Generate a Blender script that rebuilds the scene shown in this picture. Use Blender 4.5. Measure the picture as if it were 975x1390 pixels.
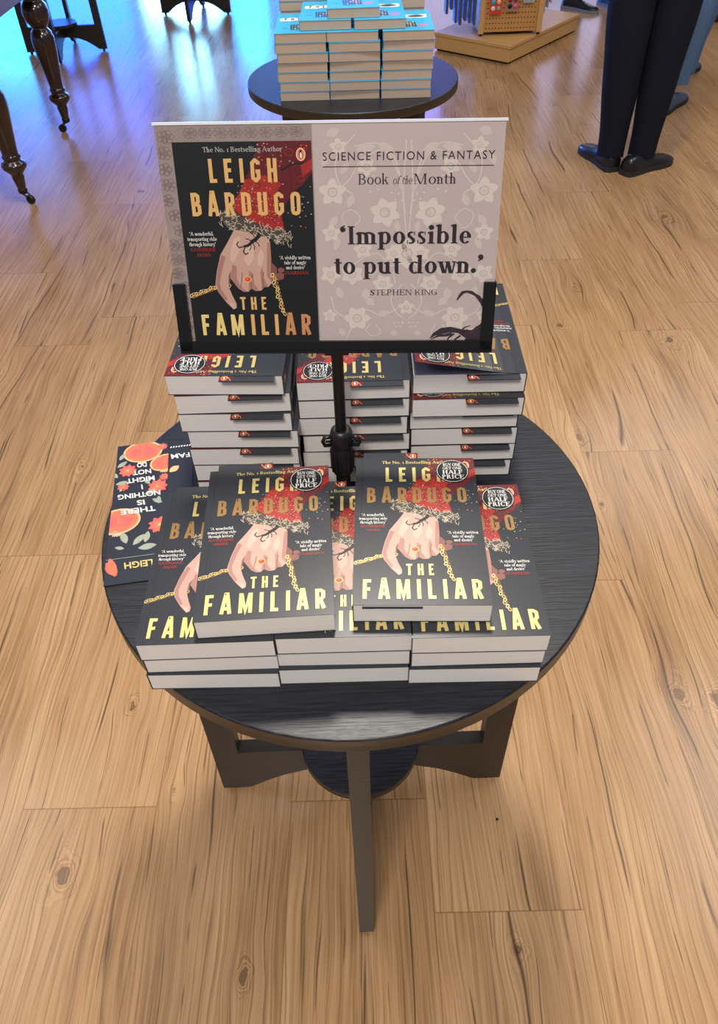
import bpy, bmesh, math, random
from math import sin, cos, pi, radians, hypot
from mathutils import Matrix, Vector, Euler

S = bpy.context.scene
for o in list(bpy.data.objects):
    bpy.data.objects.remove(o)
COL = S.collection

# ------------------------------------------------------------------ camera
TH, ROLL, FPX, YAW, CAMH = 0.7777, -0.0306, 1009.4, -0.0087, 1.4467
fw = Vector((sin(YAW) * cos(TH), cos(YAW) * cos(TH), -sin(TH)))
rt = Vector((cos(YAW), -sin(YAW), 0.0))
up = rt.cross(fw)
r2 = cos(ROLL) * rt + sin(ROLL) * up
u2 = -sin(ROLL) * rt + cos(ROLL) * up
cd = bpy.data.cameras.new('camera')
cam = bpy.data.objects.new('camera', cd)
COL.objects.link(cam)
M3 = Matrix((r2, u2, -fw)).transposed()
cam.matrix_world = Matrix.Translation((0, 0, CAMH)) @ M3.to_4x4()
cd.sensor_fit = 'HORIZONTAL'
cd.sensor_width = 36.0
cd.lens = FPX / 975.0 * 36.0
cd.shift_y = -45.0 / 975.0
cd.clip_start = 0.02
S.camera = cam

# ------------------------------------------------------------------ light and exposure
w = bpy.data.worlds.new('world')
S.world = w
w.use_nodes = True
bg = w.node_tree.nodes['Background']
bg.inputs[0].default_value = (0.80, 0.86, 1.0, 1)
bg.inputs[1].default_value = 0.30


def area(name, loc, size, power, col=(1, .93, .84), target=None):
    d = bpy.data.lights.new(name, 'AREA')
    d.shape = 'RECTANGLE'
    d.size, d.size_y = size
    d.energy = power
    d.color = col
    o = bpy.data.objects.new(name, d)
    COL.objects.link(o)
    o.location = loc
    if target is not None:
        o.rotation_euler = (Vector(target) - Vector(loc)).to_track_quat('-Z', 'Y').to_euler()
    return o


area('ceiling_lamp', (0.05, 1.55, 3.35), (.32, .32), 76)
area('ceiling_lamp', (2.6, 1.9, 3.35), (1.6, 1.6), 42)
area('ceiling_lamp', (-2.6, 1.5, 3.35), (1.6, 1.6), 26)
area('ceiling_lamp', (-.35, -1.1, 3.1), (.7, .7), 78)
area('ceiling_lamp', (2.7, 5.0, 3.35), (1.8, 1.8), 34)
area('ceiling_lamp', (-1.2, 8.3, 3.2), (1.6, .5), 15, (.35, .6, 1))  # added blue light for the far end of the floor

S.view_settings.view_transform = 'Standard'
S.view_settings.look = 'None'
S.view_settings.gamma = 1
S.view_settings.use_curve_mapping = False
S.view_settings.exposure = 0.0


# ------------------------------------------------------------------ materials
def srgb(r, g, b):
    def f(c):
        c /= 255.0
        return c / 12.92 if c <= .04045 else ((c + .055) / 1.055) ** 2.4
    return (f(r), f(g), f(b), 1)


def mat(name, col, rough=.5, metal=0.0, spec=.5, noise=0, nscale=40, bump=0, emit=None, estr=0, alpha=1, trans=0, nstretch=(1, 1, 1), coat=0):
    m = bpy.data.materials.new(name)
    m.use_nodes = True
    nt = m.node_tree
    p = nt.nodes['Principled BSDF']
    p.inputs['Base Color'].default_value = col
    p.inputs['Roughness'].default_value = rough
    p.inputs['Metallic'].default_value = metal
    p.inputs['Specular IOR Level'].default_value = spec
    p.inputs['Transmission Weight'].default_value = trans
    p.inputs['Coat Weight'].default_value = coat
    p.inputs['Alpha'].default_value = alpha
    if emit:
        p.inputs['Emission Color'].default_value = emit
        p.inputs['Emission Strength'].default_value = estr
    if noise or bump:
        tc = nt.nodes.new('ShaderNodeTexCoord')
        mp = nt.nodes.new('ShaderNodeMapping')
        mp.inputs['Scale'].default_value = nstretch
        nz = nt.nodes.new('ShaderNodeTexNoise')
        nz.inputs['Scale'].default_value = nscale
        nz.inputs['Detail'].default_value = 5
        nt.links.new(tc.outputs['Object'], mp.inputs[0])
        nt.links.new(mp.outputs[0], nz.inputs['Vector'])
        if noise:
            mx = nt.nodes.new('ShaderNodeMix')
            mx.data_type = 'RGBA'
            a = [c * (1 - noise) for c in col[:3]] + [1]
            b = [min(1, c * (1 + noise)) for c in col[:3]] + [1]
            mx.inputs[6].default_value = a
            mx.inputs[7].default_value = b
            nt.links.new(nz.outputs[0], mx.inputs[0])
            nt.links.new(mx.outputs[2], p.inputs['Base Color'])
        if bump:
            bp = nt.nodes.new('ShaderNodeBump')
            bp.inputs['Strength'].default_value = bump
            bp.inputs['Distance'].default_value = .002
            nt.links.new(nz.outputs[0], bp.inputs['Height'])
            nt.links.new(bp.outputs[0], p.inputs['Normal'])
    return m


def floor_material():
    m = bpy.data.materials.new('wood_plank_floor')
    m.use_nodes = True
    nt = m.node_tree
    N, L = nt.nodes, nt.links
    p = N['Principled BSDF']

    def val(x):
        return x

    def mth(op, a, b=None, c=None, clamp=False):
        n = N.new('ShaderNodeMath')
        n.operation = op
        n.use_clamp = clamp
        for i, v in enumerate((a, b, c)):
            if v is None:
                continue
            if isinstance(v, (int, float)):
                n.inputs[i].default_value = v
            else:
                L.new(v, n.inputs[i])
        return n.outputs[0]

    def smooth(v, lo, hi, a=0, b=1):
        n = N.new('ShaderNodeMapRange')
        n.interpolation_type = 'SMOOTHSTEP'
        L.new(v, n.inputs[0])
        n.inputs[1].default_value = lo
        n.inputs[2].default_value = hi
        n.inputs[3].default_value = a
        n.inputs[4].default_value = b
        return n.outputs[0]

    tc = N.new('ShaderNodeTexCoord')
    sp = N.new('ShaderNodeSeparateXYZ')
    L.new(tc.outputs['Object'], sp.inputs[0])
    X, Y = sp.outputs[0], sp.outputs[1]
    W_, LEN = .2595, 1.11
    cx = mth('DIVIDE', mth('SUBTRACT', X, .105), W_)
    ci = mth('FLOOR', cx)
    cf = mth('FRACT', cx)
    # plank end offsets read off the photo for the middle columns
    ramp = N.new('ShaderNodeValToRGB')
    ramp.color_ramp.interpolation = 'CONSTANT'
    offs = [.11, .583, .23, .587, .39, 1.10, .445, 1.05]
    e = ramp.color_ramp.elements
    while len(e) < len(offs):
        e.new(.5)
    for i, o in enumerate(offs):
        e[i].position = i / 8.0
        v = o / LEN
        e[i].color = (v, v, v, 1)
    fi = mth('FRACT', mth('DIVIDE', mth('ADD', ci, 4.05), 8.0))
    L.new(fi, ramp.inputs[0])
    ry = mth('SUBTRACT', mth('DIVIDE', Y, LEN), ramp.outputs[0])
    ri = mth('FLOOR', ry)
    rf = mth('FRACT', ry)
    # per-plank random
    cb = N.new('ShaderNodeCombineXYZ')
    L.new(ci, cb.inputs[0])
    L.new(ri, cb.inputs[1])
    wn = N.new('ShaderNodeTexWhiteNoise')
    wn.noise_dimensions = '2D'
    L.new(cb.outputs[0], wn.inputs[0])
    rnd = wn.outputs[0]
    # knots (world positions, metres)
    KN = [(-.565, .46, .035), (-.505, .80, .022), (-.385, .61, .015), (.66, .80, .032), (.735, .775, .04), (.63, 1.62, .03), (.70, 2.2, .032),
          (1.04, 2.1, .05), (.80, 2.45, .03), (-.80, 1.55, .035), (-.60, 2.25, .03), (-1.2, 2.0, .04), (.24, .33, .022), (.95, 1.2, .03),
          (-.22, .30, .02), (1.3, 3.0, .05), (-1.0, 3.4, .04), (.5, 3.1, .045), (.45, 4.4, .05), (-.9, .9, .03), (.3, .0, .03), (.63, 1.35, .02)]
    disp = None
    ringm = None
    rings = None
    nk = N.new('ShaderNodeTexNoise')
    nk.inputs['Scale'].default_value = 26
    nk.inputs['Detail'].default_value = 3
    L.new(tc.outputs['Object'], nk.inputs[0])
    kw = mth('SUBTRACT', nk.outputs[0], .5)
    for kx, ky, kr in KN:
        dx = mth('SUBTRACT', X, kx)
        dy = mth('MULTIPLY', mth('SUBTRACT', Y, ky), .62)
        d = mth('SQRT', mth('ADD', mth('MULTIPLY', dx, dx), mth('MULTIPLY', dy, dy)))
        wgt = smooth(d, 0, kr * 2.6, 1, 0)
        d = mth('MAXIMUM', mth('ADD', d, mth('MULTIPLY', kw, kr * 1.5)), 0)
        pd = mth('MULTIPLY', mth('MULTIPLY', dx, wgt), -.55)
        disp = pd if disp is None else mth('ADD', disp, pd)
        core = smooth(d, kr * .55, kr * 1.25, 1, 0)
        rr = mth('MULTIPLY', mth('DIVIDE', d, kr), core)
        ringm = core if ringm is None else mth('MAXIMUM', ringm, core)
        rings = rr if rings is None else mth('ADD', rings, rr)
    # warped grain coordinate
    n0 = N.new('ShaderNodeTexNoise')
    n0.inputs['Scale'].default_value = 1.0
    n0.inputs['Detail'].default_value = 3
    mp0 = N.new('ShaderNodeMapping')
    mp0.inputs['Scale'].default_value = (4, 1.1, 1)
    L.new(tc.outputs['Object'], mp0.inputs[0])
    L.new(mp0.outputs[0], n0.inputs[0])
    gx = mth('ADD', mth('ADD', X, disp), mth('MULTIPLY', n0.outputs[0], .09))
    gx = mth('ADD', gx, mth('MULTIPLY', rnd, 7.0))

    def grain(sx, sy, det, seed, rough=.6):
        c = N.new('ShaderNodeCombineXYZ')
        L.new(mth('MULTIPLY', gx, sx), c.inputs[0])
        L.new(mth('MULTIPLY', mth('ADD', Y, seed), sy), c.inputs[1])
        n = N.new('ShaderNodeTexNoise')
        n.inputs['Scale'].default_value = 1
        n.inputs['Detail'].default_value = det
        n.inputs['Roughness'].default_value = rough
        L.new(c.outputs[0], n.inputs[0])
        return n.outputs[0]
    g1 = grain(190, 1.8, 3, 0)
    g2 = grain(520, 7, 2, 3)
    g3 = grain(5, .45, 1, 7, .35)
    g5 = grain(10, 2.0, 2, 19)
    g4 = grain(9, 1.6, 3, 11)
    g6 = grain(7, .55, 1, 29, .4)
    gw = grain(22, 5, 2, 41)

    def lines(k, nz, amp, wid, gate):
        f = mth('FRACT', mth('ADD', mth('MULTIPLY', gx, k), mth('MULTIPLY', nz, amp)))
        ww = mth('MULTIPLY', gate, wid)
        d = mth('ABSOLUTE', mth('SUBTRACT', f, .5))
        return mth('MULTIPLY', mth('SUBTRACT', 1, mth('DIVIDE', d, mth('MAXIMUM', ww, .0001)), None, True), gate)
    cracks = lines(9, g3, 2.2, .034, smooth(g5, .48, .58, 0, 1))
    cracks = mth('MAXIMUM', cracks, mth('MULTIPLY', lines(23, g6, 3.0, .045, smooth(gw, .50, .60, 0, 1)), .85))
    cracks = mth('MAXIMUM', cracks, mth('MULTIPLY', lines(52, g3, 5.0, .09, smooth(g4, .44, .56, 0, 1)), .55))
    # colour
    cr = N.new('ShaderNodeValToRGB')
    e = cr.color_ramp.elements
    e[0].position = .34
    e[0].color = srgb(118, 88, 60)
    e[1].position = .64
    e[1].color = srgb(196, 158, 116)
    e.new(.48).color = srgb(168, 130, 90)
    mixv = mth('ADD', mth('ADD', mth('MULTIPLY', g1, .42), mth('MULTIPLY', g2, .22)), mth('MULTIPLY', g4, .36))
    mixv = mth('ADD', mixv, mth('MULTIPLY', mth('SUBTRACT', rnd, .5), .07))
    sring = mth('MULTIPLY', mth('SINE', mth('MULTIPLY', mth('ADD', rings, mth('MULTIPLY', g4, .9)), 30)), .06)
    mixv = mth('ADD', mixv, mth('MULTIPLY', sring, ringm))
    mixv = mth('SUBTRACT', mixv, mth('MULTIPLY', smooth(rings, .0, .35, 1, 0), mth('MULTIPLY', smooth(ringm, .98, 1.0), .22)))
    L.new(mixv, cr.inputs[0])

    def mixc(f, a, b):
        n = N.new('ShaderNodeMix')
        n.data_type = 'RGBA'
        L.new(f, n.inputs[0])
        L.new(a, n.inputs[6])
        n.inputs[7].default_value = b
        return n.outputs[2]
    c1 = mixc(mth('MULTIPLY', cracks, .92), cr.outputs[0], srgb(54, 34, 22))
    ex = mth('MULTIPLY', mth('MINIMUM', cf, mth('SUBTRACT', 1, cf)), W_)
    ey = mth('MULTIPLY', mth('MINIMUM', rf, mth('SUBTRACT', 1, rf)), LEN)
    seam = mth('MAXIMUM', smooth(ex, .0004, .0014, 1, 0), smooth(ey, .0005, .0016, 1, 0))
    c2 = mixc(mth('MULTIPLY', seam, .6), c1, srgb(112, 76, 48))
    L.new(c2, p.inputs['Base Color'])
    rg = mth('ADD', .15, mth('MULTIPLY', g4, .14))
    L.new(rg, p.inputs['Roughness'])
    p.inputs['Specular IOR Level'].default_value = .5
    bp = N.new('ShaderNodeBump')
    bp.inputs['Strength'].default_value = .22
    bp.inputs['Distance'].default_value = .0016
    hh = mth('SUBTRACT', mth('ADD', mth('MULTIPLY', g1, .5), mth('MULTIPLY', n0.outputs[0], .8)), mth('MULTIPLY', mth('MAXIMUM', cracks, seam), .12))
    L.new(hh, bp.inputs['Height'])
    L.new(bp.outputs[0], p.inputs['Normal'])
    return m


def black_wood(name, rough=.33, ang=0.0):
    m = mat(name, srgb(26, 27, 33), rough)
    nt = m.node_tree
    N, L = nt.nodes, nt.links
    p = N['Principled BSDF']
    tc = N.new('ShaderNodeTexCoord')
    mp = N.new('ShaderNodeMapping')
    mp.inputs['Scale'].default_value = (22, 420, 420)
    mp.inputs['Rotation'].default_value = (0, 0, ang)
    nz = N.new('ShaderNodeTexNoise')
    nz.inputs['Scale'].default_value = 1
    nz.inputs['Detail'].default_value = 4
    nz.inputs['Distortion'].default_value = .25
    L.new(tc.outputs['Object'], mp.inputs[0])
    L.new(mp.outputs[0], nz.inputs[0])
    r = N.new('ShaderNodeValToRGB')
    r.color_ramp.elements[0].position = .35
    r.color_ramp.elements[0].color = srgb(9, 9, 12)
    r.color_ramp.elements[1].position = .62
    r.color_ramp.elements[1].color = srgb(30, 33, 43)
    L.new(nz.outputs[0], r.inputs[0])
    L.new(r.outputs[0], p.inputs['Base Color'])
    b = N.new('ShaderNodeBump')
    b.inputs['Strength'].default_value = .45
    b.inputs['Distance'].default_value = .0012
    L.new(nz.outputs[0], b.inputs['Height'])
    L.new(b.outputs[0], p.inputs['Normal'])
    return m


def page_material(name, a, b):
    m = mat(name, a, .85, spec=.2)
    nt = m.node_tree
    N, L = nt.nodes, nt.links
    p = N['Principled BSDF']
    tc = N.new('ShaderNodeTexCoord')
    mp = N.new('ShaderNodeMapping')
    mp.inputs['Scale'].default_value = (3, 3, 1500)
    nz = N.new('ShaderNodeTexNoise')
    nz.inputs['Scale'].default_value = 1
    nz.inputs['Detail'].default_value = 2
    L.new(tc.outputs['Object'], mp.inputs[0])
    L.new(mp.outputs[0], nz.inputs[0])
    mx = N.new('ShaderNodeMix')
    mx.data_type = 'RGBA'
    mx.inputs[6].default_value = a
    mx.inputs[7].default_value = b
    L.new(nz.outputs[0], mx.inputs[0])
    L.new(mx.outputs[2], p.inputs['Base Color'])
    return m


M = {}
M['floor'] = floor_material()
M['top'] = black_wood('black_grained_wood', .38, .12)
M['leg'] = mat('dark_brown_black_wood', srgb(38, 33, 29), .42, noise=.25, nscale=1, nstretch=(20, 20, 220), bump=.15)
M['rim'] = mat('dark_brown_edge_band', srgb(48, 38, 30), .4, noise=.15, nscale=60)  # brown-black edge, warm reflected light put into the tone
M['page'] = page_material('paper_page_edges', srgb(230, 226, 221), srgb(206, 202, 198))
M['page_tan'] = page_material('tan_page_edges', srgb(196, 176, 158), srgb(164, 144, 126))
M['cover'] = mat('dark_gloss_cover', srgb(42, 44, 50), .30, noise=.08, nscale=30, coat=.15)
M['white'] = mat('white_print', srgb(222, 220, 214), .4)
M['greytext'] = mat('grey_print', srgb(170, 170, 168), .4)
M['cream'] = mat('cream_foil_print', srgb(214, 194, 122), .36, metal=.3, noise=.1, nscale=25)
M['gold'] = mat('gold_foil_print', srgb(204, 168, 104), .36, metal=.3, noise=.15, nscale=25)
M['bronze'] = mat('bronze_foil_print', srgb(150, 114, 66), .36, metal=.3, noise=.2, nscale=25)
M['red'] = mat('red_brocade_print', srgb(156, 34, 26), .4, noise=.45, nscale=260)
M['maroon'] = mat('maroon_brocade_print', srgb(92, 18, 24), .35, noise=.5, nscale=260)
M['redtext'] = mat('red_print', srgb(168, 44, 38), .4)
M['lace'] = mat('lace_print', srgb(184, 172, 152), .4, noise=.3, nscale=300)
M['lace_dark'] = mat('dark_lace_print', srgb(70, 62, 54), .4, noise=.3, nscale=300)
M['skin_print'] = mat('pale_skin_print', srgb(190, 152, 138), .35, noise=.06, nscale=60)
M['skin_pink'] = mat('pink_skin_print', srgb(164, 118, 108), .35, noise=.08, nscale=80)
M['skin_deep'] = mat('deep_skin_print', srgb(128, 78, 70), .35, noise=.08, nscale=80)
M['skin_light'] = mat('light_skin_print', srgb(204, 170, 155), .35, noise=.04, nscale=60)
M['black'] = mat('black_print', srgb(20, 20, 22), .35)
M['ringred'] = mat('ring_red_print', srgb(216, 66, 44), .3)
M['orange'] = mat('orange_print', srgb(236, 130, 66), .35)
M['metal'] = mat('black_powder_coated_steel', srgb(16, 16, 18), .36, metal=.2, bump=.05, nscale=500)
M['plastic'] = mat('black_moulded_plastic', srgb(20, 20, 22), .4, bump=.05, nscale=300)
M['edge'] = mat('white_card_edge', srgb(225, 228, 236), .25)
M['sign'] = mat('mauve_beige_print', srgb(184, 168, 166), .38, noise=.05, nscale=12)
M['sign_dark'] = mat('taupe_print', srgb(146, 132, 127), .38, noise=.15, nscale=70)
M['taupe_line'] = mat('taupe_line_print', srgb(116, 98, 100), .4)
M['floral'] = mat('cream_floral_print', srgb(204, 193, 184), .38)
M['floral2'] = mat('pale_floral_print', srgb(196, 183, 177), .38)
M['ink'] = mat('near_black_ink', srgb(38, 30, 34), .4)
M['scorp'] = mat('scorpion_print', srgb(52, 40, 46), .4, noise=.3, nscale=120)
M['sgold1'] = mat('sign_light_gold_print', srgb(226, 202, 128), .38, noise=.05)
M['sgold2'] = mat('sign_gold_print', srgb(214, 170, 104), .38, noise=.05)
M['sgold3'] = mat('sign_copper_print', srgb(192, 134, 88), .38, noise=.05)
M['jacket_navy'] = mat('navy_floral_sleeve_print', srgb(28, 32, 46), .4)
M['leaf'] = mat('sage_leaf_print', srgb(150, 158, 140), .4, noise=.3, nscale=120)
M['petal'] = mat('coral_petal_print', srgb(220, 96, 88), .4, noise=.3, nscale=150)
M['fruit'] = mat('pomegranate_print', srgb(226, 110, 80), .4, noise=.35, nscale=200)
M['rind'] = mat('pomegranate_rind_print', srgb(244, 178, 130), .4)
M['endpaper'] = mat('grey_lilac_title_page', srgb(112, 106, 122), .35)
M['cyan'] = mat('cyan_gloss_cover', srgb(38, 168, 214), .32)
M['pinktext'] = mat('pink_print', srgb(232, 86, 116), .4)
M['mahog'] = mat('dark_polished_mahogany', srgb(36, 18, 13), .2, noise=.4, nscale=1, nstretch=(30, 30, 8), coat=.6)
M['brass'] = mat('dull_dark_brass', srgb(58, 50, 38), .4, metal=.8)
M['tan'] = mat('light_oak_laminate', srgb(200, 156, 98), .42, noise=.12, nscale=1, nstretch=(6, 90, 90))
M['tan2'] = mat('oak_pegboard', srgb(190, 140, 80), .45, noise=.1, nscale=1, nstretch=(90, 90, 5))
M['hole'] = mat('dark_recess', srgb(40, 28, 18), .8)
M['navy'] = mat('dark_navy_trouser_cloth', srgb(16, 19, 32), .85, noise=.3, nscale=120, bump=.3, spec=.2)
M['denim'] = mat('blue_denim', srgb(92, 122, 158), .85, noise=.3, nscale=160, bump=.3, spec=.2)
M['leather'] = mat('black_polished_leather', srgb(20, 20, 23), .3, noise=.2, nscale=60, bump=.1)
M['sole'] = mat('dark_rubber_sole', srgb(34, 33, 34), .7)
M['suede'] = mat('grey_blue_suede', srgb(74, 84, 106), .8, noise=.2, nscale=80)
M['greysole'] = mat('grey_rubber_sole', srgb(128, 130, 138), .6)
M['jacket'] = mat('dark_jacket_cloth', srgb(24, 26, 36), .85, noise=.2, nscale=90)
M['skin'] = mat('skin', srgb(212, 164, 138), .5, noise=.05, nscale=40)
M['hair'] = mat('brown_hair', srgb(52, 36, 26), .6, noise=.3, nscale=90)
M['wall'] = mat('dim_lilac_wall_paint', srgb(150, 152, 176), .8, noise=.05, nscale=3)
M['winblue'] = mat('blue_lit_window', srgb(10, 60, 160), .3, emit=(.010, .11, 1, 1), estr=19.0)  # glow colours of the unseen panes that the floor reflects
M['wincyan'] = mat('cyan_lit_window', srgb(10, 100, 190), .3, emit=(.02, .38, 1, 1), estr=17.0)
M['winwhite'] = mat('white_lit_panel', srgb(200, 220, 255), .3, emit=(.22, .62, 1, 1), estr=26.0)
M['winlilac'] = mat('lilac_lit_window', srgb(90, 100, 200), .3, emit=(.16, .26, 1, 1), estr=5.0)
M['winpale'] = mat('pale_lavender_lit_window', srgb(180, 180, 210), .3, emit=(.62, .60, 1, 1), estr=1.7)
M['clear'] = mat('clear_plastic_wrap', srgb(190, 205, 240), .12, alpha=.10)


# ------------------------------------------------------------------ mesh helpers
class MB:
    def __init__(s):
        s.v = []
        s.f = []
        s.m = []
        s.sm = []
        s.mats = []

    def mi(s, m):
        if m not in s.mats:
            s.mats.append(m)
        return s.mats.index(m)

    def add(s, vs, fs, m, smooth=False):
        k = len(s.v)
        s.v += [tuple(v) for v in vs]
        i = s.mi(m)
        for f in fs:
            s.f.append(tuple(k + a for a in f))
            s.m.append(i)
            s.sm.append(smooth)

    def face(s, vs, m):
        s.add(vs, [tuple(range(len(vs)))], m)

    def box(s, x0, y0, z0, x1, y1, z1, m, T=None):
        v = [(x0, y0, z0), (x1, y0, z0), (x1, y1, z0), (x0, y1, z0), (x0, y0, z1), (x1, y0, z1), (x1, y1, z1), (x0, y1, z1)]
        if T:
            v = [T @ Vector(a) for a in v]
        s.add(v, [(0, 3, 2, 1), (4, 5, 6, 7), (0, 1, 5, 4), (1, 2, 6, 5), (2, 3, 7, 6), (3, 0, 4, 7)], m)

    def bbox(s, x0, y0, z0, x1, y1, z1, m, b=.001, T=None):
        """box with chamfered vertical and top edges"""
        pts = [(x0 + b, y0), (x1 - b, y0), (x1, y0 + b), (x1, y1 - b), (x1 - b, y1), (x0 + b, y1), (x0, y1 - b), (x0, y0 + b)]
        cx, cy = (x0 + x1) / 2, (y0 + y1) / 2

        def inset(d):
            return [(x - (b * d if x > cx else -b * d), y - (b * d if y > cy else -b * d)) for x, y in pts]
        L = [(inset(1), z0), (pts, z0 + b), (pts, z1 - b), (inset(1), z1)]
        v = []
        for ps, z in L:
            v += [(x, y, z) for x, y in ps]
        if T:
            v = [T @ Vector(a) for a in v]
        f = [tuple(reversed(range(8))), tuple(range(24, 32))]
        for l in range(3):
            for i in range(8):
                j = (i + 1) % 8
                f.append((l * 8 + i, l * 8 + j, l * 8 + 8 + j, l * 8 + 8 + i))
        s.add(v, f, m)

    def lathe(s, prof, c, m, n=32, T=None, smooth=True):
        v = []
        f = []
        for r, z in prof:
            for i in range(n):
                a = 2 * pi * i / n
                v.append((c[0] + r * cos(a), c[1] + r * sin(a), c[2] + z))
        if T:
            v = [T @ Vector(a) for a in v]
        for k in range(len(prof) - 1):
            for i in range(n):
                j = (i + 1) % n
                f.append((k * n + i, k * n + j, (k + 1) * n + j, (k + 1) * n + i))
        f.append(tuple(reversed(range(n))))
        f.append(tuple(range((len(prof) - 1) * n, len(prof) * n)))
        s.add(v, f[:-2], m, smooth)
        s.add(v[:n], [tuple(reversed(range(n)))], m)
        s.add(v[-n:], [tuple(range(n))], m)

    def tube(s, pts, r, m, n=12):
        rings = []
        pts = [Vector(p) for p in pts]
        for i, p in enumerate(pts):
            d = (pts[min(i + 1, len(pts) - 1)] - pts[max(i - 1, 0)]).normalized()
            a = d.orthogonal().normalized() if i == 0 else None
            if a is None:
                a = (A - d * A.dot(d)).normalized()
            A = a
            b = d.cross(a)
            rr = r[i] if isinstance(r, (list, tuple)) else r
            rings.append([p + rr * (cos(2 * pi * k / n) * a + sin(2 * pi * k / n) * b) for k in range(n)])
        v = [q for R in rings for q in R]
        f = []
        for k in range(len(rings) - 1):
            for i in range(n):
                j = (i + 1) % n
                f.append((k * n + i, k * n + j, (k + 1) * n + j, (k + 1) * n + i))
        f.append(tuple(reversed(range(n))))
        f.append(tuple(range((len(rings) - 1) * n, len(rings) * n)))
        s.add(v, f, m, True)

    def prism(s, poly, z0, z1, m, T=None):
        """extrude 2D polygon (x,y)->z, optional transform"""
        n = len(poly)
        v = [(x, y, z0) for x, y in poly] + [(x, y, z1) for x, y in poly]
        if T:
            v = [T @ Vector(a) for a in v]
        f = [tuple(reversed(range(n))), tuple(range(n, 2 * n))]
        for i in range(n):
            j = (i + 1) % n
            f.append((i, j, n + j, n + i))
        s.add(v, f, m)

    def mesh(s, name):
        me = bpy.data.meshes.new(name)
        me.from_pydata(s.v, [], s.f)
        for m in s.mats:
            me.materials.append(M[m])
        me.polygons.foreach_set('material_index', s.m)
        me.polygons.foreach_set('use_smooth', s.sm)
        me.update()
        return me

    def build(s, name, parent=None):
        return link(name, s.mesh(name), parent)


def link(name, data, parent=None):
    o = bpy.data.objects.new(name, data)
    COL.objects.link(o)
    if parent:
        o.parent = parent
    return o


def tag(o, label, cat, group=None):
    o['label'] = label
    o['category'] = cat
    if group:
        o['group'] = group
    return o


def structure(o):
    o['kind'] = 'structure'
    return o


def empty(name, loc, rz=0.0):
    o = link(name, None)
    o.location = loc
    o.rotation_euler = (0, 0, rz)
    o.empty_display_size = .05
    return o


def copy_tree(o, parent=None):
    c = o.copy()
    COL.objects.link(c)
    c.parent = parent
    for ch in list(o.children):
        copy_tree(ch, c)
    return c


# ------------------------------------------------------------------ lettering
def ribbon(pts, w, closed=False):
    """polyline -> list of quads with mitred joints"""
    n = len(pts)
    L, R = [], []
    for i in range(n):
        if closed:
            a, b, c = pts[i - 1], pts[i], pts[(i + 1) % n]
        else:
            a, b, c = pts[max(i - 1, 0)], pts[i], pts[min(i + 1, n - 1)]
        d1 = Vector((b[0] - a[0], b[1] - a[1]))
        d2 = Vector((c[0] - b[0], c[1] - b[1]))
        if d1.length < 1e-9:
            d1 = d2
        if d2.length < 1e-9:
            d2 = d1
        d1.normalize()
        d2.normalize()
        n1 = Vector((-d1.y, d1.x))
        n2 = Vector((-d2.y, d2.x))
        mm = (n1 + n2)
        if mm.length < 1e-6:
            mm = n1
        mm.normalize()
        k = w / 2 / max(.35, mm.dot(n1))
        L.append((b[0] + mm.x * k, b[1] + mm.y * k))
        R.append((b[0] - mm.x * k, b[1] - mm.y * k))
    out = []
    for i in range(n if closed else n - 1):
        j = (i + 1) % n
        out.append([R[i], R[j], L[j], L[i]])
    return out


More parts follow.
